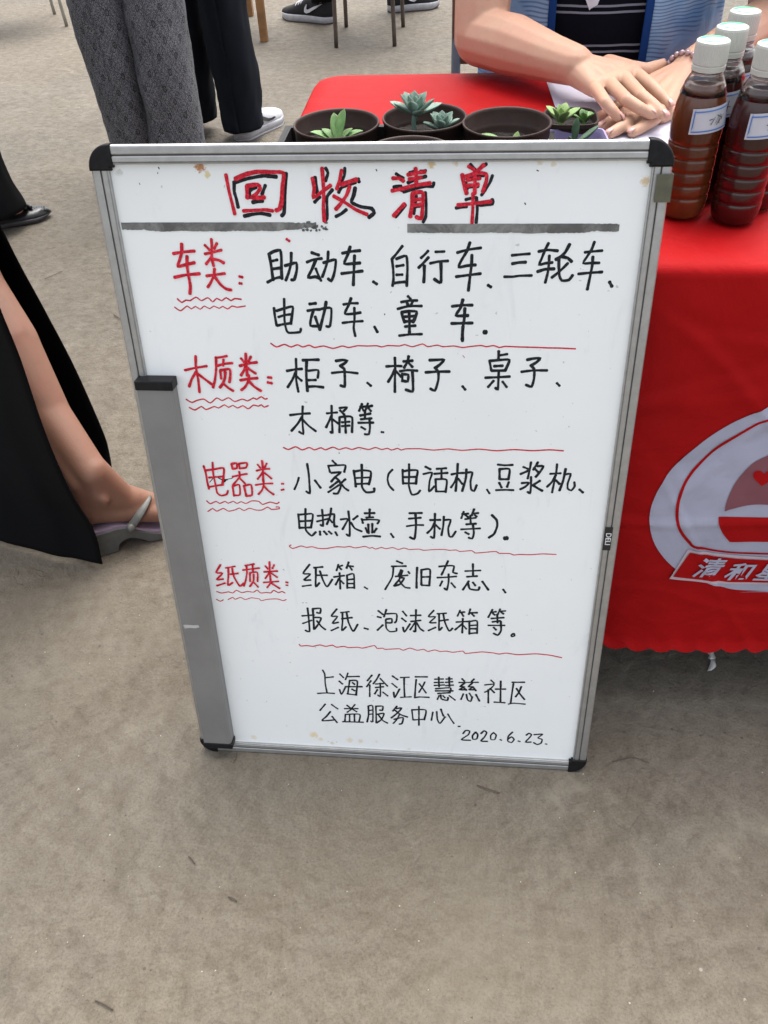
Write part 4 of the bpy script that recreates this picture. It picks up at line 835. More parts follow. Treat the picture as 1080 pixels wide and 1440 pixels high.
# bottles
def make_bottle(px, py, zt, liq, label, lab_ang, scribble, first=None, dark=False):
    p = at(px, py, zt); x, y = p.x, p.y
    b = empty('juice_bottle', (x, y, TOP)); tag(b, label, 'bottle', 'juice bottles with white caps')
    H = zt - TOP
    prof = [(0, .0008), (.020, .0006), (.0265, .0022), (.0295, .007), (.0312, .016)]
    for k in range(5):
        z = .024 + k * .0148
        prof += [(.0318, z), (.0315, z + .0026), (.0303, z + .0042), (.0316, z + .0058), (.0320, z + .0090)]
    prof += [(.0326, .101), (.0322, .112), (.0306, .126), (.0276, .138), (.0238, .148), (.0198, .155), (.0172, .1585), (.0166, .163), (.0166, .172)]
    s = H / .190
    prof = [(r * .89, z * s) for r, z in prof]
    lv = .150 * s
    V, F, U = lathe([(max(0, r - .0008), z + (.0008 if i < 3 else 0)) for i, (r, z) in enumerate(prof) if z < lv] + [(.0190, lv), (0, lv)], 44)
    mobj('liquid', V, F, liq, b)
    up = [(r, z) for r, z in prof if z >= lv - .012 * s]
    V, F, U = lathe(up, 44); o = mobj('bottle_neck', V, F, M['clear'], b); solidify(o, .0006, -1)
    rib = [(.0149, .1565), (.0166, .1572), (.0166, .1596), (.0149, .1602)]
    V, F, U = lathe([(r, z * s) for r, z in rib], 36); mobj('neck_ring', V, F, M['clear'], b)
    V, F = [], []          # ribbed screw cap
    n = 96; rows = [(.0160, .1610), (.0174, .1612), (.0175, .1660), (.0170, .1664), (.0170, .1672), (.0177, .1680), (.0174, .1870), (.0168, .1892), (.0154, .1900), (.0, .1900)]
    for j, (r, z) in enumerate(rows):
        for i in range(n):
            a = 6.28318 * i / n; rr = r - (.0003 if (5 <= j <= 6 and i % 2) else 0); V.append((rr * math.cos(a), rr * math.sin(a), z * s))
    for j in range(len(rows) - 1):
        for i in range(n): a = j * n + i; c = j * n + (i + 1) % n; F.append((a, c, c + n, a + n))
    cp = mobj('cap', V, F, M['cap'], b, smooth=False)
    V = [(r * math.cos(a), r * math.sin(a), .1903 * s) for r, a in [(.0142, R(d)) for d in range(20, 165, 8)] + [(.0095, R(d)) for d in range(150, 34, -12)]]
    mobj('green_mark', V, [tuple(range(len(V)))], M['green_print'], cp, smooth=False)
    V = [(r * math.cos(a), r * math.sin(a), .1903 * s) for r, a in [(.0120, R(d)) for d in range(200, 300, 9)] + [(.0098, R(d)) for d in range(290, 205, -12)]]
    mobj('green_mark', V, [tuple(range(len(V)))], M['green_print'], cp, smooth=False)
    # price label bent round the shoulder
    def lab(name, a0, a1, z0, z1, m, lift, par):
        V, F = [], []; n = 14
        for i in range(n + 1):
            a = R(a0 + (a1 - a0) * i / n) + R(lab_ang)
            for z in (z0, z1):
                zz = z * s + .0045 * (i / n - .5) * .9
                r = None
                for q in range(len(prof) - 1):
                    if prof[q][1] <= zz <= prof[q + 1][1]:
                        t = (zz - prof[q][1]) / max(1e-6, prof[q + 1][1] - prof[q][1]); r = prof[q][0] + (prof[q + 1][0] - prof[q][0]) * t
                r = (r or .0272) + lift
                V.append((r * math.cos(a), r * math.sin(a), zz))
        for i in range(n): F.append((i * 2, i * 2 + 1, i * 2 + 3, i * 2 + 2))
        return mobj(name, V, F, m, par)
    lb = lab('price_label', -45, 45, .1040, .1300, M['label_paper'], .0010, b)
    lab('label_border', -41, 41, .1062, .1076, M['blue_print'], .0016, lb); lab('label_border', -41, 41, .1264, .1278, M['blue_print'], .0016, lb)
    lab('label_border', -41, -38.5, .1077, .1263, M['blue_print'], .0016, lb); lab('label_border', 38.5, 41, .1077, .1263, M['blue_print'], .0016, lb)
    for st in scribble:
        V, F = [], []
        P = [Vector((u, v, 0)) for u, v in st]; T = frames(P)
        for q, t in zip(P, T):
            nr = Vector((-t.y, t.x, 0)) * .0004
            for e in (q + nr, q - nr):
                a = R(lab_ang) + e.x / .0275; zz = .1170 * s + e.y + .0045 * (e.x / .044) * .9
                r = .029
                for k in range(len(prof) - 1):
                    if prof[k][1] <= zz <= prof[k + 1][1]:
                        tt = (zz - prof[k][1]) / max(1e-6, prof[k + 1][1] - prof[k][1]); r = prof[k][0] + (prof[k + 1][0] - prof[k][0]) * tt
                V.append(((r + .0022) * math.cos(a), (r + .0022) * math.sin(a), zz))
        for i in range(len(P) - 1): F.append((i * 2, i * 2 + 1, i * 2 + 3, i * 2 + 2))
        mobj('label_writing', V, F, M['ink_k'], lb, smooth=False)
    return b
sc4 = [[(-.009, .003), (-.012, -.001), (-.004, -.0015)], [(-.0065, .005), (-.0075, -.006)], [(.003, .0035), (.010, .004)], [(.001, .0005), (.011, .001)], [(.0045, .0005), (.002, -.006)], [(.0075, .0005), (.0075, -.005), (.012, -.0045), (.012, -.003)]]
scq = [[(-.002, -.004), (.002, .003), (.003, -.003), (.006, .004), (.007, -.004)], [(-.004, .001), (.000, .002)], [(.004, .005), (.010, .001), (.004, -.005)], [(.008, .005), (.0095, -.001), (.012, .004)]]
make_bottle(1004, 55, .940, M['liquid_brown'], 'bottle of lighter brown juice with white cap, nearest the hands and whiteboard corner', -72, scq)
make_bottle(1031, 36, .940, M['liquid_red'], 'dark juice bottle second back, its price label peeking out behind the brown bottle', -66, sc4)
make_bottle(1049, 14, .940, M['liquid_red'], 'dark juice bottle farthest back beside the white sleeve', -70, sc4)
make_bottle(1090, 60, .940, M['liquid_red'], 'dark red juice bottle in the front row cut by the right edge of the photo', -76, scq)
make_bottle(1118, 44, .940, M['liquid_red'], 'dark juice bottle just outside the right edge, behind the front dark bottle', -70, sc4)

# plant pots in a tray
tx0, tx1, ty0, ty1 = -.148, .200, .268, .478
tr_ = empty('plant_tray', (0, 0, TOP)); tag(tr_, 'shallow dark plastic tray under the round brown pots', 'tray')
bm = bmesh.new()
box(bm, tx0, tx1, ty0, ty1, 0, .003)
bmobj('tray_base', bm, M['tray'], tr_)
bm = bmesh.new(); HTY = .046
box(bm, tx0, tx0 + .003, ty0, ty1, .0032, HTY); box(bm, tx1 - .003, tx1, ty0, ty1, .0032, HTY)
box(bm, tx0 + .0032, tx1 - .0032, ty0, ty0 + .003, .0032, HTY); box(bm, tx0 + .0032, tx1 - .0032, ty1 - .003, ty1, .0032, HTY)
bmobj('tray_wall', bm, M['tray'], tr_)
bm = bmesh.new(); box(bm, tx0 - .006, tx0 - .0002, ty0 - .006, ty1 + .006, HTY - .003, HTY); box(bm, tx1 + .0002, tx1 + .006, ty0 - .006, ty1 + .006, HTY - .003, HTY)
box(bm, tx0, tx1, ty1 + .0002, ty1 + .006, HTY - .003, HTY); box(bm, tx0, tx1, ty0 - .006, ty0 - .0002, HTY - .003, HTY)
bmobj('tray_rim', bm, M['tray'], tr_)
def leaf(L_, W_, T_, up, curl, m, parent, loc, az, tipw=.35, name='leaf', n=9):
    """fleshy leaf: length, width, thickness, start elevation (deg), curl (deg over the length)"""
    V, F = [], []; k = 8; p = Vector((0, 0, 0)); el = R(up)
    for i in range(n + 1):
        t = i / n; wdt = W_ * (math.sin(math.pi * min(1, .12 + t * .88) ** (1.0 + tipw)) ** .75) if i < n else .0002
        th = T_ * (1 - .75 * t) * (1 if i < n else .05)
        d = Vector((math.cos(el), 0, math.sin(el))); nrm = Vector((-math.sin(el), 0, math.cos(el)))
        for j in range(k):
            a = 2 * math.pi * j / k
            cup = .22 * wdt * math.cos(a) ** 2
            V.append(p + Vector((0, 1, 0)) * math.cos(a) * wdt / 2 + nrm * (math.sin(a) * th / 2 + cup))
        p = p + d * L_ / n; el += R(curl) / n
    for i in range(n):
        for j in range(k): a = i * k + j; b = i * k + (j + 1) % k; F.append((a, b, b + k, a + k))
    F.append(tuple(range(k - 1, -1, -1)))
    Mz = Matrix.Translation(loc) @ Matrix.Rotation(R(az), 4, 'Z')
    return mobj(name, [Mz @ v for v in V], F, m, parent)
def rosette(parent, loc, n, L_, W_, T_, m, up0=15, up1=75, az0=0, curl=25):
    rz = mobj('rosette', *lathe([(0, -.01), (.003, -.008), (.0035, 0), (.001, .006), (0, .0065)], 10, *loc)[:2], m, parent)
    for i in range(n):
        t = i / (n - 1); az = az0 + 137.5 * i
        leaf(L_ * (1 - .55 * t), W_ * (1 - .45 * t), T_, up0 + (up1 - up0) * t, curl, m, rz, Vector(loc) + Vector((0, 0, .004 * t)), az)
    return rz
def pot(px, py, zr, rad, label, soilz=.022, H=.080, m=None):
    c = at(px, py, zr); base = TOP + .0035
    p = empty('potted_succulent', (c.x, c.y, base)); tag(p, label, 'plant pot', 'round brown plastic pots')
    H = zr - base
    prof = [(0, .0), (rad * .68, 0), (rad * .70, .002), (rad * .90, H - .020), (rad * .905, H - .0195), (rad * .965, H - .017), (rad * .975, H - .003), (rad * 1.0, H - .0025), (rad * 1.0, H), (rad * .985, H + .0008), (rad * .955, H), (rad * .94, H - .003), (rad * .93, H - .016), (rad * .885, H - .0185), (rad * .87, H - .022), (rad * .68, .004), (0, .004)]
    V, F, U = lathe(prof, 64); mobj('pot', V, F, m or M['pot'], p)
    V, F = [], []; nr, na = 9, 36; zs = H - soilz; rs = rad * (.70 + .20 * zs / H) - .001
    V.append((0, 0, zs))
    for j in range(1, nr + 1):
        for i in range(na):
            a = 6.28318 * i / na; r = rs * j / nr; V.append((r * math.cos(a), r * math.sin(a), zs + .004 * noise.noise((r * 90 * math.cos(a), r * 90 * math.sin(a), px))))
    for i in range(na): F.append((0, 1 + i, 1 + (i + 1) % na))
    for j in range(nr - 1):
        for i in range(na): a = 1 + j * na + i; b = 1 + j * na + (i + 1) % na; F.append((a, a + na, b + na, b))
    mobj('soil', V, F, M['soil'], p)
    return p, zs
Z = .832
p1, zs = pot(473, 173, Z, .0540, 'leftmost round brown pot with a pointed green succulent')
for az, L_, up, W_ in ((172, .034, 30, .013), (192, .020, 12, .010), (106, .034, 66, .012), (66, .038, 68, .012), (150, .026, 40, .011), (30, .024, 45, .010), (10, .032, 32, .013), (-20, .018, 8, .009), (120, .026, 60, .009), (250, .018, 35, .010)):
    leaf(L_ * 1.12, W_ * 1.2, .0038, up, -18, M['leaf_green'], p1, Vector((.002, -.012, zs)), az)
p2, zs = pot(597, 164, Z, .0530, 'middle round brown pot holding two blue green rosette succulents')
st = mobj('stem', *sweep([(-.012, .004, zs - .004), (-.014, .004, zs + .012), (-.013, .006, zs + .023)], [.003, .003, .003], 4, 8, ref=(0, 1, 0))[:2], M['leaf_blue'], p2)
rosette(p2, (-.013, .006, zs + .023), 20, .038, .018, .0055, M['leaf_blue'], 2, 82, 20, 28)
rosette(p2, (.022, -.012, zs + .010), 15, .030, .016, .005, M['leaf_blue'], 12, 80, 70, 22)
p3, zs = pot(713, 171, Z, .0545, 'right hand round brown pot with one pale fallen leaf low inside', soilz=.028)
leaf(.042, .016, .004, 20, -34, M['leaf_green'], p3, Vector((-.002, -.016, zs + .006)), 158)
leaf(.030, .013, .004, 28, -20, M['leaf_green'], p3, Vector((-.006, -.020, zs + .004)), 200)
leaf(.020, .009, .004, 55, 10, M['leaf_lime'], p3, Vector((.010, -.020, zs + .003)), 70)
p4, zs = pot(575, 214, Z, .0530, 'round brown pot in the front row between two pots, only its rim above the whiteboard')
leaf(.025, .012, .004, 30, -10, M['leaf_green'], p4, Vector((0, 0, zs)), 30); leaf(.025, .012, .004, 30, -10, M['leaf_green'], p4, Vector((0, 0, zs)), 200)
p5, zs = pot(700, 221, Z, .0530, 'front row round brown pot under the right hand pot, nearly hidden by the whiteboard')
leaf(.025, .012, .004, 30, -10, M['leaf_green'], p5, Vector((0, 0, zs)), 120)
# dark rounded pot with a lime rosette, behind the lilac one
c = at(803, 163, .806)
q = empty('rosette_pot', (c.x, c.y, TOP)); tag(q, 'small dark rounded square pot with a lime green rosette behind the lilac pot', 'plant pot')
def square_pot(parent, hw, H, m, name='pot', taper=.8, rr=.3, sd=.012):
    def ring(s, z):
        out = []
        for i in range(40):
            a = 6.28318 * i / 40; cx, sy = math.cos(a), math.sin(a); e = rr + .02
            out.append((s * math.copysign(abs(cx) ** e, cx), s * math.copysign(abs(sy) ** e, sy), z))
        return out
    V, F = [], []; rs = [ring(hw * taper, 0), ring(hw * .985, H - .006), ring(hw * 1.03, H - .005), ring(hw * 1.03, H), ring(hw * .97, H), ring(hw * .94, H - .004), ring(hw * taper * .95, .004)]
    for r_ in rs: V += r_
    n = 40
    for j in range(len(rs) - 1):
        for i in range(n): a = j * n + i; b = j * n + (i + 1) % n; F.append((a, b, b + n, a + n))
    F.append(tuple(range(n - 1, -1, -1))); F.append(tuple(range((len(rs) - 1) * n, len(rs) * n)))
    o = mobj(name, V, F, m, parent, smooth=False)
    V = ring(hw * (.93 - sd * 3 + .036), H - sd); mobj('soil', V, [tuple(range(40))], M['soil'], parent, smooth=False)
    return o
square_pot(q, .034, .806 - TOP, M['pot'], rr=.5)
rosette(q, (-.014, -.012, .806 - TOP - .004), 11, .030, .016, .006, M['leaf_lime'], 30, 85, 15, 5)
rosette(q, (.017, -.002, .806 - TOP - .008), 7, .022, .014, .005, M['leaf_green'], 20, 80, 60, 5)
c = at(813, 192, .803)
q = empty('jade_pot', (c.x, c.y, TOP), (0, 0, R(3))); tag(q, 'pale lilac square pot with a dark jade sprig, right of the brown pots', 'plant pot')
square_pot(q, .037, .800 - TOP, M['lilac_pot'], rr=.22, sd=.030)
hz = .786 - TOP
mobj('stem', *sweep([(-.006, -.003, hz - .016), (-.007, -.004, hz + .004), (-.006, -.005, hz + .012)], [.003, .003, .0026], 4, 8)[:2], M['leaf_dark'], q)
leaf(.034, .010, .008, 80, 8, M['leaf_dark'], q, Vector((-.005, -.004, hz + .008)), 60)
leaf(.040, .012, .009, 34, 10, M['leaf_dark'], q, Vector((-.006, -.006, hz + .006)), 8)
leaf(.012, .009, .007, 60, 10, M['leaf_dark'], q, Vector((-.008, -.006, hz + .010)), 200)

# ------------------------------------------------------------------ seated woman with crossed hands
wom = empty('person', (.34, 1.12, 0)); tag(wom, 'seated person in a blue printed vest and striped dark shirt, hands crossed on the table', 'person')
WI = Matrix.Translation((-.34, -1.12, 0))
def wl(o): o.data.transform(WI); return o
def hz6(x, y, z): return at(780 + x / 6, 80 + y / 6, z)     # hand detail crop
def finger(pts, r):
    out = []
    for i in range(len(pts) - 1): out.append((pts[i], r[i], pts[i + 1], r[i + 1]))
    return out
T0 = TZ + .004
# her right arm and upper hand
EL = at(676, 52, T0 + .052); WR = at(808, 92, T0 + .052)
it = [(EL, .045, EL.lerp(WR, .35) + Vector((0, 0, .002)), .045), (EL.lerp(WR, .35) + Vector((0, 0, .002)), .045, EL.lerp(WR, .75), .034), (EL.lerp(WR, .75), .034, WR, .0285)]
SH = Vector((.125, 1.045, 1.27)); it += [(EL, .045, EL.lerp(SH, .30), .050), (EL.lerp(SH, .30), .050, SH, .060)]
HB = T0 + .038
mP, mR, mM, mI = hz6(335, 250, HB), hz6(455, 215, HB + .003), hz6(575, 165, HB + .005), hz6(665, 125, HB + .004)
for m_, r_ in ((mP, .0125), (mR, .0135), (mM, .0140), (mI, .0135)):
    it.append((WR + Vector((0, 0, -.004)), .0235, m_ + Vector((0, 0, -.003)), r_))
it += [(mP, .0115, mR, .012), (mR, .012, mM, .0125), (mM, .0125, mI, .012)]
f1 = [mP, hz6(430, 385, HB + .002), hz6(490, 455, HB - .006), hz6(541, 512, HB - .014)]
f2 = [mR, hz6(610, 365, HB + .004), hz6(720, 435, HB - .003), hz6(815, 485, HB - .010)]
f3 = [mM, hz6(735, 330, HB + .004), hz6(840, 415, HB - .003), hz6(920, 492, HB - .010)]
f4 = [mI, hz6(815, 240, HB + .003), hz6(905, 330, HB - .004), hz6(968, 402, HB - .011)]
for f, r in ((f1, (.0100, .0086, .0080, .0070)), (f2, (.0106, .0091, .0085, .0074)), (f3, (.0108, .0092, .0086, .0075)), (f4, (.0104, .0089, .0083, .0072))): it += finger(f, r)
tb_ = [hz6(455, 75, HB - .002), hz6(640, 108, HB), hz6(770, 112, HB - .002), hz6(905, 62, HB - .002)]
it += finger(tb_, (.0165, .0135, .0105, .0080)); it.append((tb_[1], .0125, mI, .012))
# torso, neck, head
tor = [('e', Vector((.33, 1.12, .62)), (.17, .115, .20)), ('e', Vector((.33, 1.13, 1.02)), (.175, .110, .30)), (Vector((.17, 1.10, 1.27)), .062, Vector((.49, 1.10, 1.27)), .062),
       (Vector((.33, 1.12, 1.28)), .055, Vector((.33, 1.10, 1.42)), .052), ('e', Vector((.33, 1.085, 1.52)), (.078, .094, .115)), (Vector((.33, .99, 1.50)), .012, Vector((.33, .985, 1.52)), .009)]
for sx in (-1, 1):      # thighs, shins, feet under the table
    hp = Vector((.33 + sx * .09, 1.13, .50)); kn = Vector((.33 + sx * .11, .74, .50)); an = Vector((.33 + sx * .11, .80, .09)); tor += [(hp, .085, kn, .060), (kn, .058, an, .038), (an, .038, an + Vector((0, -.15, -.05)), .028)]
body = blob('body', tor + it[3:5], .009, M['skin'], None, 4); arm1 = blob('arm', it, .0023, M['skin'], None, 6); join_meshes(body, arm1)
# her left arm and lower hand
E2 = Vector((.60, .955, T0 + .050)); W2_ = at(967, 99, T0 + .030)
j2 = [(E2, .045, E2.lerp(W2_, .5), .038), (E2.lerp(W2_, .5), .038, W2_, .0270), (E2, .045, Vector((.555, 1.05, 1.27)), .060), (Vector((.555, 1.05, 1.27)), .060, Vector((.47, 1.10, 1.26)), .060)]
LB = T0 + .0145
gI, gM, gR, gP = hz6(935, 415, LB + .004), hz6(860, 345, LB + .006), hz6(775, 300, LB + .005), hz6(690, 270, LB + .002)
for m_, r_ in ((gI, .013), (gM, .0135), (gR, .013), (gP, .012)): j2.append((W2_ + Vector((0, 0, -.003)), .0225, m_, r_))
j2 += [(gI, .012, gM, .012), (gM, .012, gR, .012), (gR, .012, gP, .011)]
h1 = [gI, hz6(845, 520, LB + .003), hz6(740, 590, LB - .002), hz6(655, 640, LB - .005)]
h2 = [gM, hz6(690, 500, LB + .002), hz6(570, 590, LB - .001), hz6(468, 648, LB - .005)]
h3 = [gR, hz6(600, 470, LB + .002), hz6(490, 530, LB), hz6(405, 585, LB - .005)]
h4 = [gP, hz6(520, 420, LB + .001), hz6(420, 480, LB - .002), hz6(325, 530, LB - .006)]
for f, r in ((h1, (.0108, .0094, .0086, .0074)), (h2, (.0110, .0097, .0088, .0075)), (h3, (.0106, .0092, .0084, .0070)), (h4, (.0100, .0086, .0078, .0064))): j2 += finger(f, r)
th = [W2_ + Vector((-.01, -.02, -.002)), hz6(960, 470, LB - .001), hz6(900, 520, LB - .005)]
j2 += finger(th, (.016, .0115, .0085))
arm2 = blob('arm', j2, .0024, M['skin'], None, 6)
join_meshes(body, arm2); body.parent = wom; wl(body)
def nail(tip, prev, up=Vector((0, 0, 1)), s=1):
    d = (tip - prev).normalized(); side = d.cross(up).normalized(); n_ = side.cross(d).normalized()
    c = tip + d * .0022 + n_ * .0064 * s
    V, F = [], []; nu, nv = 8, 6
    for i in range(nu + 1):
        for j in range(nv + 1):
            u = i / nu * 2 - 1; v = j / nv * 2 - 1; wd = .0046 * s * (1 - .12 * u * u); ln = .0062 * s
            vv = v * wd; uu = u * ln * (1 - .22 * v * v)
            V.append(c + d * uu + side * vv + n_ * (.0016 * (1 - v * v) - .0008 - .0030 * max(0, u) ** 2))
    for i in range(nu):
        for j in range(nv): a = i * (nv + 1) + j; F.append((a, a + 1, a + nv + 2, a + nv + 1))
    o = mobj('fingernail', V, F, M['nail'], wom); solidify(o, .0008, 0); wl(o)
for f in (f1, f2, f3, f4, h1, h2, h3): nail(f[3], f[2])
nail(tb_[3], tb_[2], Vector((0, .3, 1)))
# face features and hair (above the frame)
for sx in (-1, 1):
    V, F, U = lathe([(0, -.012), (.008, -.009), (.012, 0), (.008, .009), (0, .012)], 12, .33 + sx * .030, 1.003, 1.535); wl(mobj('eye', V, F, M['white_rubber'], wom))
hr = blob('hair', [('e', Vector((.33, 1.115, 1.555)), (.088, .092, .098)), ('e', Vector((.33, 1.17, 1.47)), (.080, .055, .13))], .008, M['hair'], wom, 4); wl(hr)
# shirt and vest: lofted round the torso
def tor_pt(a, z, k=1.0, dx=0):
    rx = .178 + .012 * math.sin((z - .5) * 3); ry = .128 + .010 * math.cos((z - .7) * 3)
    return Vector((.33 + math.cos(a) * rx * k, 1.12 + math.sin(a) * ry * k, z))
def garment(name, a0, a1, z0, z1, k, m, na=60, nz=44, thick=.0025, rip=.0, parent=None, z1f=None):
    V, F, U = [], [], []
    for j in range(nz + 1):
        z = z0 + (z1 - z0) * j / nz
        for i in range(na + 1):
            a = a0 + (a1 - a0) * i / na
            kk = k + rip * (noise.noise((a * 2.6, z * 2.0, k * 9)) + .5 * noise.noise((a * 6, z * 6, 4)))
            if z > 1.2: kk *= 1 - (z - 1.2) * 1.4
            V.append(tor_pt(a, z, kk))
    for j in range(nz):
        for i in range(na): a = j * (na + 1) + i; F.append((a, a + 1, a + na + 2, a + na + 1))
    o = mobj(name, V, F, m, parent or wom); solidify(o, thick, 1); wl(o); return o
sh = garment('striped_shirt', 0, 2 * math.pi, .50, 1.33, 1.04, M['stripe'], 90, 60, rip=.04)
fr = -math.pi / 2
A1, A2 = fr - .48, fr + .30
garment('vest_panel', A1 - 2.4, A1, .52, 1.33, 1.15, M['vest'], rip=.10)
garment('vest_panel', A2, A2 + 2.4, .52, 1.33, 1.15, M['vest'], rip=.10)
garment('vest_trim', A1 - .015, A1 + .045, .52, 1.33, 1.175, M['vest_trim'], na=6, rip=.0, thick=.004)
garment('vest_trim', A2 - .045, A2 + .015, .52, 1.33, 1.175, M['vest_trim'], na=6, rip=.0, thick=.004)
pa, pb, pc = aty(818, -16, .972), aty(849, -16, .972), aty(833, 26, .978)
V = [pa, pb, pc, pa + Vector((0, .004, 0)), pb + Vector((0, .004, 0)), pc + Vector((0, .004, 0))]
wl(mobj('lanyard_tip', V, [(0, 1, 2), (3, 5, 4), (0, 3, 4, 1), (1, 4, 5, 2), (2, 5, 3, 0)], simple('white_card', (.7, .7, .72), .5), wom, smooth=False))
def slv(p0, p1, r0, r1, name='sleeve'):
    P = [p0, p0.lerp(p1, .5), p1]
    V, F, U = sweep(P, [r0, (r0 + r1) / 2, r1], 8, 32, ref=(0, 1, 0), fold=lambda l, t, a: .006 * math.sin(a * 3 + l * 18) + .006 * noise.noise((a * 2, l * 12, 1)), caps=False)
    o = mobj(name, V, F, M['shirt_white'], wom); solidify(o, .0025, 1); wl(o)
slv(Vector((.145, 1.06, 1.30)), Vector((.112, .965, 1.005)), .078, .072)
slv(Vector((.540, 1.06, 1.30)), Vector((.590, .975, .905)), .080, .088)
slv(Vector((.33, 1.13, .44)) + Vector((-.09, 0, 0)), Vector((.22, .80, .50)), .10, .08, 'trouser_leg'); slv(Vector((.42, 1.13, .44)), Vector((.44, .80, .50)), .10, .08, 'trouser_leg')
# pearl bracelet on the lower wrist
br = empty('pearl_bracelet', W2_); tag(br, 'bracelet of pinkish pearls round the lower wrist beside the bottles', 'bracelet')
ax = (E2 - W2_).normalized(); cen = W2_ - ax * .008; s1 = ax.cross(Vector((0, 0, 1))).normalized(); s2 = s1.cross(ax)
bead = lathe([(0.0046 * math.sin(math.pi * i / 10), -.0046 * math.cos(math.pi * i / 10)) for i in range(11)], 14)
bme = None
for i in range(20):
    a = 6.28318 * i / 20; pos = cen + s1 * math.cos(a) * .0300 + s2 * math.sin(a) * .0275 - W2_
    if bme is None: o = mobj('pearl', bead[0], bead[1], M['pearl'], br); bme = o.data
    else: o = bpy.data.objects.new('pearl', bme); col.objects.link(o); o.parent = br
    o.location = pos
# her chair
def chair(name, loc, rz, label, m, seatm, w=.40, d=.40, h=.45, leg=.011, back=True, splay=.0, group=None):
    c = empty(name, loc, (0, 0, rz)); tag(c, label, 'chair', group)
    for sx in (-1, 1):
        for sy in (-1, 1):
            top = h if sy < 0 or not back else h + .38
            b = Vector((sx * (w / 2 + splay), sy * (d / 2 + splay), 0)); t = Vector((sx * w / 2, sy * d / 2, h)); P = [b, b.lerp(t, .5), t]
            if top > h: P.append(Vector((sx * w / 2, sy * d / 2 + .06, top)))
            V, F, U = sweep(P, [leg] * len(P), 3, 12); mobj('leg', V, F, m, c)
    bm = bmesh.new(); box(bm, -w / 2 - .01, w / 2 + .01, -d / 2 - .02, d / 2 - .015, h + .0, h + .035, .012); bmobj('seat', bm, seatm, c)
    if back: bm = bmesh.new(); box(bm, -w / 2 - .01, w / 2 + .01, d / 2 + .022, d / 2 + .046, h + .16, h + .38, .01); bmobj('backrest', bm, seatm, c)
    return c
q = aty(634, 60, 1.01)
chair('folding_chair', (q.x + .215, 1.21, 0), 0, 'grey metal chair the seated person sits on, post left of the bare elbow', M['grey_metal'], M['seat'], w=.43, d=.40, leg=.0105, back=True)
# ------------------------------------------------------------------ shoes, trousers, standing people
def frame_at(heel, toe):
    d = Vector((toe.x - heel.x, toe.y - heel.y, 0)).normalized(); n = Vector((-d.y, d.x, 0)); return d, n
def shoe(parent, heel, toe, L_, W_, mu, ms, mo=None, topo=.075, sole=.028, name='shoe', open_=.55, pump=False):
    """heel = back of the heel on the ground, toe gives the direction"""
    d, n = frame_at(heel, toe)
    def wid(t): return W_ / 2 * (0.72 + .28 * math.sin(min(1, t / .75) * math.pi / 2 * 1.0) - .10 * math.exp(-((t - .42) / .16) ** 2)) * (min(1, (t + .001) / .10) ** .5) * (min(1, (1.0005 - t) / .22) ** .5)
    def top(t):
        if pump: return sole + (.045 if t < .1 else .045 - .022 * min(1, (t - .1) / .4)) * (min(1, (1.001 - t) / .12) ** .5)
        return sole + (topo - .0 * t if t < open_ - .1 else topo - (topo - .030) * min(1, (t - open_ + .1) / .38) ** .8) * (min(1, (1.001 - t) / .16) ** .5)
    def loft(nm, z0f, z1f, kf, m, par, crown=True):
        V, F = [], []; N = 22; k = 14
        for i in range(N + 1):
            t = i / N; w_ = wid(t) * kf; z0, z1 = z0f(t), z1f(t)
            c = heel + d * L_ * t
            for j in range(k + 1):
                a = math.pi * j / k; ca = math.cos(a); sa = math.sin(a)
                e = .75 if crown else .25
                V.append(c + n * w_ * math.copysign(abs(ca) ** (.8 if crown else .2), ca) + Vector((0, 0, z0 + (z1 - z0) * sa ** e)))
            V.append(c + n * w_ * -.92 + Vector((0, 0, z0))); V.append(c + n * w_ * .92 + Vector((0, 0, z0)))
        K = k + 3
        for i in range(N):
            for j in range(K): a = i * K + j; b = i * K + (j + 1) % K; F.append((a, a + K, b + K, b))
        F.append(tuple(range(K))); F.append(tuple(range((N + 1) * K - 1, N * K - 1, -1)))
        o = mobj(nm, V, F, m, par); return o
    g = heel.z
    bm_ = loft(name, lambda t: sole * .8, top, .96, mu, parent)
    so = loft('sole', lambda t: .006 + .012 * max(0, t - .85) / .15, lambda t: sole + .004 * math.sin(t * 3), 1.04, ms, bm_, False)
    if mo: loft('outsole', lambda t: .0005 + .012 * max(0, t - .85) / .15, lambda t: .0085 + .012 * max(0, t - .85) / .15, 1.06, mo, bm_, False)
    return bm_, d, n
def leg_cloth(parent, pts, rad, m, seed, name='trouser_leg', amp=.011, flat=.86, ref=(1, 0, 0), n=40):
    def fold(l, t, a):
        return amp * (noise.noise((math.cos(a) * 1.6 + seed, math.sin(a) * 1.6, l * 7)) + .6 * noise.noise((math.cos(a) * 2 + seed, math.sin(a) * 2, l * 22 + math.cos(a) * 4)) + .5 * math.exp(-abs(math.sin(a + .4)) * 6))
    V, F, U = sweep(pts, rad, 10, n, ref=ref, fold=fold, flat=flat, caps=False)
    o = mobj(name, V, F, m, parent, uvs=U); solidify(o, .003, -1); return o
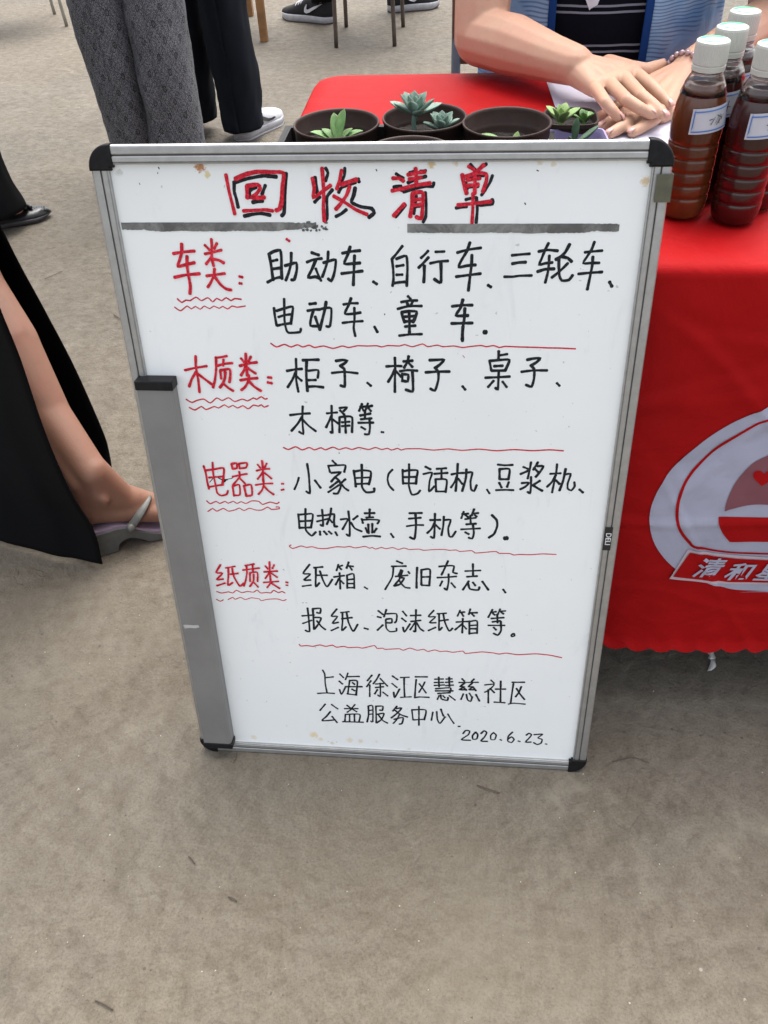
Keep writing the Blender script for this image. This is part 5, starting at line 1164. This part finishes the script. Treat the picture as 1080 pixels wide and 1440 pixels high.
def standing(label, fl, fr_, face, hip_h, tr_m, shirt_m, rad, seed, hems=(.03, .03), rel=None, lean=Vector((0, 0, 0)), knee_f=.03, group=None):
    """fl, fr_: ankle points over the feet; face: unit vector the person faces"""
    c = (fl + fr_) / 2; root = empty('person', (c.x, c.y, 0)); tag(root, label, 'person', group)
    W = Matrix.Translation((-c.x, -c.y, 0)); side = Vector((-face.y, face.x, 0))
    hc = Vector((c.x, c.y, hip_h)) + lean
    if (fl - fr_).dot(side) < 0: side = -side
    hl, hr_ = hc + side * .09, hc - side * .09
    it = []
    for f, h in ((fl, hl), (fr_, hr_)):
        k = (f + h) / 2 + face * knee_f + Vector((0, 0, -.02)); it += [(h, .075, k, .052), (k, .050, f + Vector((0, 0, .09)), .036), (f + Vector((0, 0, .09)), .034, f + Vector((0, 0, .05)) + face * .06, .030)]
    sh = hc + Vector((0, 0, .50))
    it += [('e', hc + Vector((0, 0, .10)), (.15, .11, .20)), ('e', hc + Vector((0, 0, .36)), (.16, .11, .24)), (sh + side * .17, .05, sh - side * .17, .05), (sh, .05, sh + Vector((0, 0, .15)), .05), ('e', sh + Vector((0, 0, .25)) + face * .01, (.080, .085, .115)), (sh + Vector((0, 0, .23)) + face * .09, .012, sh + Vector((0, 0, .25)) + face * .085, .010)]
    for s in (1, -1):
        a = sh + side * .19 * s; e = a + Vector((0, 0, -.29)) + side * .03 * s; w_ = e + Vector((0, 0, -.22)) + face * .09
        it += [(a, .046, e, .036), (e, .036, w_, .026), (w_, .024, w_ + Vector((0, 0, -.09)), .022)]
        for q in range(4): it.append((w_ + Vector((0, 0, -.08)) + face * (.018 - .012 * q), .009, w_ + Vector((0, 0, -.16 + .01 * abs(q - 1))) + face * (.025 - .014 * q), .007))
        it.append((w_ + Vector((0, 0, -.03)) + face * .02, .010, w_ + Vector((0, 0, -.09)) + face * .045, .008))
    b = blob('body', it, .011, M['skin'], root, 4); b.data.transform(W)
    h = blob('hair', [('e', sh + Vector((0, 0, .28)) - face * .02, (.088, .092, .10))], .015, M['hair'], root, 3); h.data.transform(W)
    for i, (f, h_, hem) in enumerate(((fl, hl, hems[0]), (fr_, hr_, hems[1]))):
        k = (f + h_) / 2 + face * knee_f; P = [Vector((f.x, f.y, hem)), f.lerp(k, .35) + Vector((0, 0, hem * .5)), k, k.lerp(h_, .5), h_ + Vector((0, 0, .05))]
        o = leg_cloth(root, P, rad, tr_m, seed + i * 5); o.data.transform(W)
    V, F = [], []; na, nz = 40, 20
    for j in range(nz + 1):
        for i in range(na):
            a = 6.28318 * i / na; z = -.06 + .60 * j / nz; k = 1.16 + .04 * noise.noise((a, z * 6, seed)) - (max(0, z - .48) * 4)
            V.append(hc + side * math.cos(a) * .165 * k + face * math.sin(a) * .12 * k + Vector((0, 0, z)))
    for j in range(nz):
        for i in range(na): a = j * na + i; c_ = j * na + (i + 1) % na; F.append((a, c_, c_ + na, a + na))
    o = mobj('shirt', V, F, shirt_m, root); solidify(o, .003, 1); o.data.transform(W)
    for s in (1, -1):
        a = sh + side * .18 * s + Vector((0, 0, .01)); e = a + Vector((0, 0, -.20)) + side * .03 * s
        V, F, U = sweep([a, a.lerp(e, .5), e], [.06, .062, .060], 6, 20, ref=tuple(face), caps=False); o = mobj('sleeve', V, F, shirt_m, root); solidify(o, .003, 1); o.data.transform(W)
    return root, W
def sole_shoe(root, W, *a, **k):
    s, d, n = shoe(root, *a, **k)
    s.data.transform(W)
    for c in s.children: c.data.transform(W)
    return s, d, n
# patterned trousers
fA, fB = at(211, 262, .0), at(262, 268, .0)
fc = Vector((.25, -1, 0)).normalized()
r1, W1 = standing('standing person in wide grey trousers with a black geometric pattern', fA, fB, fc, .93, M['pattern'], M['shirt_grey'], [.112, .106, .108, .112, .125], 3, knee_f=.02)
for f in (fA, fB): sole_shoe(r1, W1, f - fc * .06, f + fc * .2, .25, .085, M['shoe_black'], M['rubber_grey'], name='shoe', sole=.02)
# dark trousers and white sneakers
hA, tA = at(334, 199, 0), at(389, 171, 0); dA = (tA - hA).normalized()
hB = at(268, 192, 0); dB = Vector((-.2, 1, 0)).normalized()
r2, W2m = standing('standing person in dark navy trousers and white sneakers beside the patterned trousers', hB + dA * .05, hA + dA * .055, dA, .90, M['navy_fabric'], M['shirt_white'], [.094, .098, .098, .105, .12], 9, hems=(.06, .045), knee_f=.0)
for i, h in enumerate((hA, hB)):
    s, d, n = sole_shoe(r2, W2m, h, h + (dA if i == 0 else dB), .285, .105, M['white_leather'], M['white_rubber'], M['white_rubber'], topo=.060, sole=.030, name='sneaker')
    if i == 0:
        V = []       # black side stripe that curls along the quarter
        for sd in (-1,):
            pts = [(.10, .060), (.125, .048), (.145, .041), (.170, .040), (.190, .044), (.182, .049), (.164, .048), (.145, .052), (.120, .066)]
            V = [h + d * a - n * (.0505 - max(0, b - .045) * .35) + Vector((0, 0, b)) for a, b in pts]
        o = mobj('side_stripe', V, [tuple(range(len(V)))], M['tag'], s, smooth=False); solidify(o, .003, 1); o.data.transform(W2m)
# person in black at the left edge, bow flats
tS = at(74, 303, 0); hS = at(2, 318, 0); dS = (tS - hS).normalized(); heelS = tS - dS * .255
r3, W3 = standing('person in black trousers with a black bow flat shoe at the left edge', heelS + dS * .06 + Vector((-.36, .20, 0)), heelS + dS * .085, dS, .90, M['black_fabric'], M['black_fabric'], [.112, .096, .098, .11, .12], 14, hems=(.07, .045), knee_f=.03)
for i, h in enumerate((heelS, heelS + Vector((-.36, .20, 0)))):
    s, d, n = sole_shoe(r3, W3, h, h + dS, .255, .088, M['shoe_black'], M['rubber_grey'], name='flat_shoe', pump=True, sole=.016)
    if i == 0:
        c = h + d * .185 + Vector((0, 0, .046))
        for sgn in (1, -1):
            o = mobj('bow', *lathe([(0, -.017), (.005, -.015), (.008, -.006), (.0035, 0), (.008, .006), (.005, .015), (0, .017)], 10)[:2], M['shoe_black'], s)
            o.data.transform(W3 @ Matrix.Translation(c + d * .004 * sgn) @ Matrix.Rotation(math.atan2(n.y, n.x) + sgn * .5, 4, 'Z') @ Matrix.Rotation(R(90), 4, 'Y'))
        for q in range(5):
            p = h + d * (.205 + .008 * q); V, F, U = sweep([p - n * .024 + Vector((0, 0, .030)), p + Vector((0, 0, .041 - .001 * q)), p + n * .024 + Vector((0, 0, .030))], [.0016] * 3, 5, 6, ref=(0, 0, 1))
            o = mobj('pleat', V, F, M['shoe_black'], s); o.data.transform(W3)
# ------------------------------------------------------------------ woman with the slit skirt
h0 = at(112, 754, .066); f0 = at(226, 740, .028)
d, n = frame_at(h0, f0)
HC = Vector((h0.x, h0.y, 0)) + n * .030; Ls = .238
print('sandal', h0, f0, (f0 - h0).length, d, n)
wom2 = empty('person', (HC.x, HC.y, 0)); tag(wom2, 'person in a long black slit skirt with one bare leg and a grey sandal', 'person'); W4 = Matrix.Translation((-HC.x, -HC.y, 0))
def sole_z(t): return .064 if t < .25 else .064 - .040 * (0.5 - .5 * math.cos(min(1, (t - .25) / .42) * math.pi)) + .010 * max(0, (t - .75) / .25) ** 2
def sw(t): return (.031 + .013 * math.sin(min(1, t / .8) * math.pi / 2) - .006 * math.exp(-((t - .4) / .15) ** 2)) * min(1, (t + .003) / .09) ** .5 * min(1, (1.004 - t) / .2) ** .5
def P4(t, s, z): return HC + d * Ls * t + n * s + Vector((0, 0, z))
kn = at(-42, 398, .47) ; an = P4(.27, 0.0, .150)
print('knee', kn, 'ankle', an, (kn - an).length)
sh_ax = (an - kn).normalized()
calfback = -d
hip = kn + Vector((-.26, .10, .38))
it = [(kn.lerp(an, .6) + calfback * .022, .034, P4(.13, 0, .165), .021), (P4(.13, 0, .165), .021, P4(.085, 0, .10), .022), (hip, .085, kn, .060), (kn, .057, kn.lerp(an, .30) + calfback * .004, .060), (kn.lerp(an, .30) + calfback * .004, .059, kn.lerp(an, .62) + calfback * .006, .041), (kn.lerp(an, .62) + calfback * .008, .041, an + Vector((0, 0, .03)) + calfback * .004, .032), (an + Vector((0, 0, .03)), .031, P4(.24, 0, .125), .032),
      ('e', P4(.27, -.030, .134), (.012, .010, .013)), ('e', P4(.30, .030, .142), (.012, .010, .013)),
      (an + Vector((0, 0, .035)), .029, P4(.40, .002, .104), .029), (P4(.22, 0, .120), .028, P4(.13, 0, .098), .0275), (P4(.13, 0, .098), .0275, P4(.14, 0, .093), .028), (P4(.10, 0, .150), .011, P4(.09, 0, .105), .018),
      (P4(.28, 0, .125), .030, P4(.48, .004, .086), .029), (P4(.48, .004, .086), .028, P4(.66, .006, .054), .023), (P4(.14, 0, .094), .026, P4(.50, -.010, .068), .022), (P4(.50, -.012, .067), .022, P4(.72, -.020, .044), .0175), (P4(.50, .014, .068), .022, P4(.74, .024, .044), .0175), (P4(.72, -.020, .044), .017, P4(.74, .024, .044), .017)]
for i in range(5):
    s0 = .027 - .0115 * i * 1.02; L1 = (.96, .955, .935, .905, .865)[i]; r_ = (.0125, .0092, .0085, .0082, .0078)[i]
    it.append((P4(.74, s0 * .9, sole_z(.74) + .013), r_ + .002, P4(L1 - .03, s0, sole_z(L1) + r_), r_))
# the other leg, hidden inside the skirt
k2 = kn + Vector((-.22, -.02, -.02)); a2 = Vector((HC.x - .42, HC.y + .10, .12)); hip2 = hip + Vector((-.17, -.04, 0))
it += [(hip2, .085, k2, .058), (k2, .054, a2, .033), (a2, .033, a2 + Vector((.13, .03, -.07)), .026), (hip, .085, hip2, .085)]
hc = (hip + hip2) / 2
it += [('e', hc + Vector((0, 0, .08)), (.17, .13, .18)), ('e', hc + Vector((0, 0, .34)), (.16, .11, .24)), (hc + Vector((-.15, 0, .47)), .05, hc + Vector((.15, 0, .47)), .05), (hc + Vector((0, 0, .5)), .045, hc + Vector((0, 0, .63)), .045), ('e', hc + Vector((0, 0, .74)), (.08, .09, .115))]
for s in (1, -1):
    a = hc + Vector((.17 * s, 0, .46)); e = a + Vector((.05 * s, .02, -.27)); w_ = e + Vector((0, -.05, -.23)); it += [(a, .045, e, .035), (e, .034, w_, .024), (w_, .023, w_ + Vector((0, 0, -.08)), .02)]
    for q in range(4): it.append((w_ + Vector((0, -.02 + .013 * q, -.08)), .008, w_ + Vector((0, -.025 + .015 * q, -.155)), .0065))
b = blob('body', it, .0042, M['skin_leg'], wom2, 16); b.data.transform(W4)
o = blob('hair', [('e', hc + Vector((0, .02, .77)), (.09, .095, .11)), ('e', hc + Vector((0, .06, .62)), (.08, .05, .14))], .015, M['hair'], wom2, 3); o.data.transform(W4)
V, F = [], []; na, nz = 40, 16
for j in range(nz + 1):
    for i in range(na):
        a = 6.28318 * i / na; z = .02 + .50 * j / nz; V.append(hc + Vector((math.cos(a) * .185, math.sin(a) * .14, z)))
for j in range(nz):
    for i in range(na): a = j * na + i; c_ = j * na + (i + 1) % na; F.append((a, c_, c_ + na, a + na))
o = mobj('black_top', V, F, M['black_fabric'], wom2); solidify(o, .003, 1); o.data.transform(W4)
# sandal
sn = empty('sandal'); sn.parent = wom2
def slab(nm, z0f, z1f, m, k=1.0, t0=0., t1=1., N=36, bev=.0):
    V, F = [], []
    for i in range(N + 1):
        t = t0 + (t1 - t0) * i / N; w_ = sw(t) * k
        for s, zf in ((-w_, z0f), (-w_ , z1f), (w_, z1f), (w_, z0f)): V.append(P4(t, s + .002 * math.sin(t * 3), zf(t)))
    for i in range(N):
        for j in range(4): a = i * 4 + j; b_ = i * 4 + (j + 1) % 4; F.append((a, b_, b_ + 4, a + 4))
    F += [(3, 2, 1, 0), tuple(N * 4 + q for q in range(4))]
    o = mobj(nm, V, F, m, sn, smooth=False); o.data.transform(W4)
    if bev: mb = o.modifiers.new('b', 'BEVEL'); mb.width = bev; mb.segments = 2; mb.limit_method = 'ANGLE'
    return o
slab('insole', lambda t: sole_z(t) - .006, sole_z, M['insole'], .97, .01, .99)
def und(t):
    if t < .27: return .002 if t < .25 else .002 + (t - .25) / .02 * .016
    a = sole_z(t) - .030 if t < .52 else None
    if a is None: return .0022 + .008 * max(0, (t - .85) / .15) ** 2
    k = (t - .27) / .25; return .018 + .016 * math.sin(k * math.pi) * (1 - k * .5) - .0158 * k
slab('sole', und, lambda t: sole_z(t) - .0062, M['sandal'], 1.02, 0, 1, 80, .0015)
def strap(t0, z0, t1, z1, tt, zt, wd, th_, s0, s1):
    P = [P4(t0, -s0, z0), P4((t0 * .5 + tt * .5), -s0 * .92, (z0 + zt) / 2 + .005), P4(tt, -.006, zt), P4((t1 + tt) / 2, s1 * .75, (z1 + zt) / 2 + .010), P4(t1, s1, z1)]
    C = catmull(P, 8); T = frames(C); V, F = [], []
    for c, t in zip(C, T):
        nr = (c - P4(tt, 0, .055)).normalized(); sd = t.cross(nr).normalized(); nr = sd.cross(t).normalized()
        if nr.dot(c - P4(tt, 0, .05)) < 0: nr = -nr
        for u, v in ((-wd, 0), (-wd * .8, th_), (wd * .8, th_), (wd, 0)): V.append(c + sd * u + nr * v)
    for i in range(len(C) - 1):
        for j in range(4): a = i * 4 + j; b_ = i * 4 + (j + 1) % 4; F.append((a, b_, b_ + 4, a + 4))
    F += [(0, 1, 2, 3), tuple((len(C) - 1) * 4 + q for q in (3, 2, 1, 0))]
    bm = bmesh.new(); o = mobj('strap', V, F, M['sandal'], sn); bm.from_mesh(o.data); bmesh.ops.recalc_face_normals(bm, faces=bm.faces); bm.to_mesh(o.data); bm.free(); o.data.transform(W4)
strap(.40, .056, .52, .045, .60, .088, .0085, .0025, .037, .040)
V, F, U = lathe([(0, -.009), (.006, -.008), (.009, -.002), (.009, .002), (.006, .008), (0, .009)], 14)
o = mobj('knot', V, F, M['sandal'], sn); o.data.transform(W4 @ Matrix.Translation(P4(.40, -.040, .056)))
# skirt: one strip from the front slit edge round the back to the far edge
def sp(pix): return [at(x, y, z) for x, y, z in pix]
rows = [sp([(144, 793, .012), (131, 745, .10), (98, 690, .20), (62, 606, .33), (28, 505, .47), (-4, 425, .60), (-50, 290, .80), (-110, 140, 1.0)]),
        sp([(75, 779, .010), (60, 725, .10), (25, 660, .20), (-20, 560, .33), (-60, 460, .47), (-95, 380, .60), (-140, 240, .80), (-180, 100, 1.0)]),
        sp([(-5, 757, .010), (-30, 700, .10), (-60, 630, .19), (-105, 530, .30), (-140, 430, .43), (-170, 340, .56), (-210, 210, .76), (-230, 80, .97)]),
        sp([(-160, 690, .012), (-175, 640, .07), (-190, 590, .13), (-220, 480, .26), (-245, 380, .39), (-260, 290, .51), (-280, 170, .71), (-270, 60, .92)]),
        sp([(-190, 560, .02), (-195, 520, .07), (-200, 480, .13), (-220, 390, .26), (-235, 310, .39), (-250, 240, .51), (-250, 130, .71), (-240, 40, .92)]),
        sp([(-40, 560, .03), (-50, 520, .08), (-60, 480, .13), (-90, 400, .26), (-120, 320, .39), (-150, 240, .51), (-180, 130, .71), (-190, 30, .92)]),
        sp([(80, 625, .035), (70, 592, .08), (60, 560, .13), (30, 480, .26), (-10, 390, .39), (-50, 300, .51), (-110, 150, .71), (-150, 50, .92)]),
        sp([(158, 668, .038), (153, 636, .08), (143, 604, .13), (104, 516, .26), (60, 432, .39), (16, 350, .51), (-60, 190, .71), (-120, 70, .92)])]
def skd(v, u, t):
    u, t = t, u; a = u * 40; k = .007 * (.35 + .65 * min(1, t * 4)) * (1 - t * .6)
    return v + Vector((k * math.sin(a * 1.3 + t * 2), -k * math.cos(a * 1.1 + t), 0)) * max(0, min(1, u * 12, (.97 - u) * 6)) + Vector((0, 0, 0))
V, F, U = grid_sheet(rows, 8, skd)
o = mobj('skirt', V, F, M['black_fabric'], wom2); solidify(o, .0028, 0); o.data.transform(W4)
# ------------------------------------------------------------------ far chairs, stool and the sneakers between them
def legs_chair(pf, label, m, r=.010, h=.45, pts=None, group=None):
    """pts: four ground points front-left, front-right, back-right, back-left"""
    c = sum(pts, Vector()) / 4; ch = empty('chair', (c.x, c.y, 0)); tag(ch, label, 'chair', group)
    Wm = Matrix.Translation((-c.x, -c.y, 0)); tops = []
    for i, p in enumerate(pts):
        t = p.lerp(c, .06) + Vector((0, 0, h - .002)); tops.append(t); P = [p, p.lerp(t, .5), t]
        if i >= 2: P += [t + (p - c).normalized() * .05 + Vector((0, 0, .38))]
        V, F, U = sweep(P, [r] * len(P), 4, 12, ref=(0, 1, 0)); o = mobj('leg', V, F, m, ch); o.data.transform(Wm)
    bm = bmesh.new(); q = [bm.verts.new(t.lerp(c + Vector((0, 0, h)), -.08) + Vector((0, 0, .003))) for t in tops]; f = bm.faces.new(q); e = bmesh.ops.extrude_face_region(bm, geom=[f])
    for g in e['geom']:
        if isinstance(g, bmesh.types.BMVert): g.co.z += .035
    bmesh.ops.recalc_face_normals(bm, faces=bm.faces); bmesh.ops.bevel(bm, geom=list(bm.edges), offset=.008, segments=2, affect='EDGES')
    o = bmobj('seat', bm, M['seat'], ch); o.data.transform(Wm)
    a = tops[2] + (pts[2] - c).normalized() * .045 + Vector((0, 0, .30)); b_ = tops[3] + (pts[3] - c).normalized() * .045 + Vector((0, 0, .30))
    V, F, U = sweep([a, a.lerp(b_, .5), b_], [.05, .05, .05], 4, 16, ref=(0, 0, 1), flat=.25); o = mobj('backrest', V, F, M['seat'], ch); o.data.transform(Wm)
    return ch
c1, c3, c4, c2 = at(473, 67, 0), at(555, 65, 0), at(567, 38, 0), at(487, 38, 0)
legs_chair(None, 'brown metal chair whose thin legs stand beyond the table above the pots', M['chair_metal'], .0105, pts=[c1, c3, c4, c2], group='chairs in the background')
g1, g2 = at(94, 37, 0), at(77, 20, 0); v = (g2 - g1); px_ = Vector((-v.y, v.x, 0)).normalized() * .38
if px_.x > 0: px_ = -px_
legs_chair(None, 'metal chair far at the top left, beyond the patterned trousers', simple('khaki_painted_metal', (.27, .25, .20), .5, .1, 30), .0095, pts=[g1, g1 + px_, g2 + px_ + v * .6, g2 + v * .6 if v.length < .25 else g2], group='chairs in the background')
s1_, s2_, s3_ = at(372, 58, 0), at(333, 47, 0), at(352, 22, 0)
sc3 = (s1_ + s2_ + s3_) / 3; st = empty('wooden_stool', (sc3.x, sc3.y, 0)); tag(st, 'varnished wooden stool, one leg showing right of the navy trousers', 'stool'); Wm = Matrix.Translation((-sc3.x, -sc3.y, 0))
for p in (s1_, s2_, s3_):
    t = p.lerp(sc3, .05) + Vector((0, 0, .449)); bm = bmesh.new(); box(bm, -.019, .019, -.019, .019, 0, .448, .003)
    o = bmobj('leg', bm, M['wood_orange'], st); o.location = p - Vector((sc3.x, sc3.y, 0)) + Vector((0, 0, .0005))
V, F, U = lathe([(0, .449), (.17, .449), (.175, .455), (.175, .472), (.17, .478), (0, .478)], 40); mobj('seat', V, F, M['wood_orange'], st)
# seated person with black running shoes
sa, sb = at(470, 33, 0), at(388, 24, 0); da = (sb - sa).normalized()
s5 = at(545, 17, 0); d5 = Vector((.95, .30, 0)).normalized()
cc = (c1 + c2 + c3 + c4) / 4; sp_ = empty('person', (cc.x, cc.y, 0)); tag(sp_, 'person in black running shoes with white soles near the brown metal chair', 'person'); W5 = Matrix.Translation((-cc.x, -cc.y, 0))
hp = cc + Vector((0, 0, .56)); it = [('e', hp + Vector((0, 0, .08)), (.17, .13, .15)), ('e', hp + Vector((0, 0, .36)), (.17, .12, .25)), (hp + Vector((-.17, 0, .48)), .05, hp + Vector((.17, 0, .48)), .05), (hp + Vector((0, 0, .5)), .05, hp + Vector((0, 0, .63)), .05), ('e', hp + Vector((0, 0, .73)), (.08, .09, .115))]
lg = []
for a_, dd, sgn in ((sa, da, -1), (s5, d5, 1)):
    k = Vector((a_.x, a_.y, .52)) + dd * .08 + Vector((0, .05, 0)); f = Vector((a_.x, a_.y, .09)) + dd * .06; it += [(hp + Vector((sgn * .09, 0, 0)), .08, k, .058), (k, .052, f, .036), (f, .034, f + dd * .08 + Vector((0, 0, -.03)), .03)]
    lg.append([f + Vector((0, 0, .01)), (f + k) / 2, k, (k + hp) / 2 + Vector((sgn * .05, 0, .02)), hp + Vector((sgn * .09, 0, 0))])
for s in (1, -1):
    a = hp + Vector((.18 * s, 0, .47)); e = a + Vector((.05 * s, -.05, -.27)); w_ = e + Vector((-.04 * s, -.2, -.05)); it += [(a, .046, e, .036), (e, .036, w_, .026), (w_, .025, w_ + Vector((0, -.12, -.02)), .02)]
b = blob('body', it, .012, M['skin'], sp_, 4); b.data.transform(W5)
for i, P in enumerate(lg): o = leg_cloth(sp_, P, [.060, .075, .085, .10, .11], M['black_fabric'], 30 + i, flat=1); o.data.transform(W5)
V, F = [], []
for j in range(17):
    for i in range(36): a = 6.28318 * i / 36; V.append(hp + Vector((math.cos(a) * .195, math.sin(a) * .15, -.04 + .58 * j / 16)))
for j in range(16):
    for i in range(36): a = j * 36 + i; c_ = j * 36 + (i + 1) % 36; F.append((a, c_, c_ + 36, a + 36))
o = mobj('shirt', V, F, M['shirt_grey'], sp_); o.data.transform(W5)
for i, (a_, dd) in enumerate(((sa, da), (s5, d5))):
    s, d_, n_ = sole_shoe(sp_, W5, a_, a_ + dd, .345 if i == 0 else .30, .11, M['knit_black'], M['white_rubber'], M['rubber_grey'], topo=.085, sole=.036, name='running_shoe')
    sg = 1 if n_.y < 0 else -1      # the side that faces the viewer
    def sidept(u, z, out): return a_ + dd * u + n_ * sg * out + Vector((0, 0, z))
    pts = [(.045, .098), (.085, .074), (.120, .056), (.140, .050), (.152, .056), (.154, .072), (.146, .090), (.142, .086), (.143, .072), (.136, .066), (.122, .070), (.095, .082)]
    V = [sidept(u, z, .0555 - max(0, z - .055) * .50 + .003) for u, z in pts]
    o = mobj('side_mark', V, [tuple(range(len(V)))], M['white_rubber'], s, smooth=False); solidify(o, .005, 0); o.data.transform(W5)
    for q in range(3):
        c = sidept(.185 + .018 * q, .098 - .006 * q, .024); V, F, U = sweep([c + n_ * sg * .016 - Vector((0, 0, .010)), c, c - n_ * sg * .03 + Vector((0, 0, .006))], [.0035] * 3, 4, 6, ref=(0, 0, 1)); o = mobj('lace', V, F, M['white_rubber'], s); o.data.transform(W5)
# scrap of clear film below the hem
P = [aty(990, 908, .175), at(1001, 922, .02), at(1003, 930, .008), at(998, 944, .002)]
V, F = [], []
for i, p in enumerate(catmull(P, 6)): V += [p + Vector((-.004, 0, 0)), p + Vector((.0035, .001, .002)), p + Vector((.008 * math.sin(i * .5), .002, .0))]
for i in range(len(V) // 3 - 1): a = i * 3; F += [(a, a + 1, a + 4, a + 3), (a + 1, a + 2, a + 5, a + 4)]
o = mobj('plastic_scrap', V, F, M['plastic_scrap']); solidify(o, .0004); tag(o, 'thin pale plastic scrap on the ground under the scalloped red hem', 'plastic scrap')
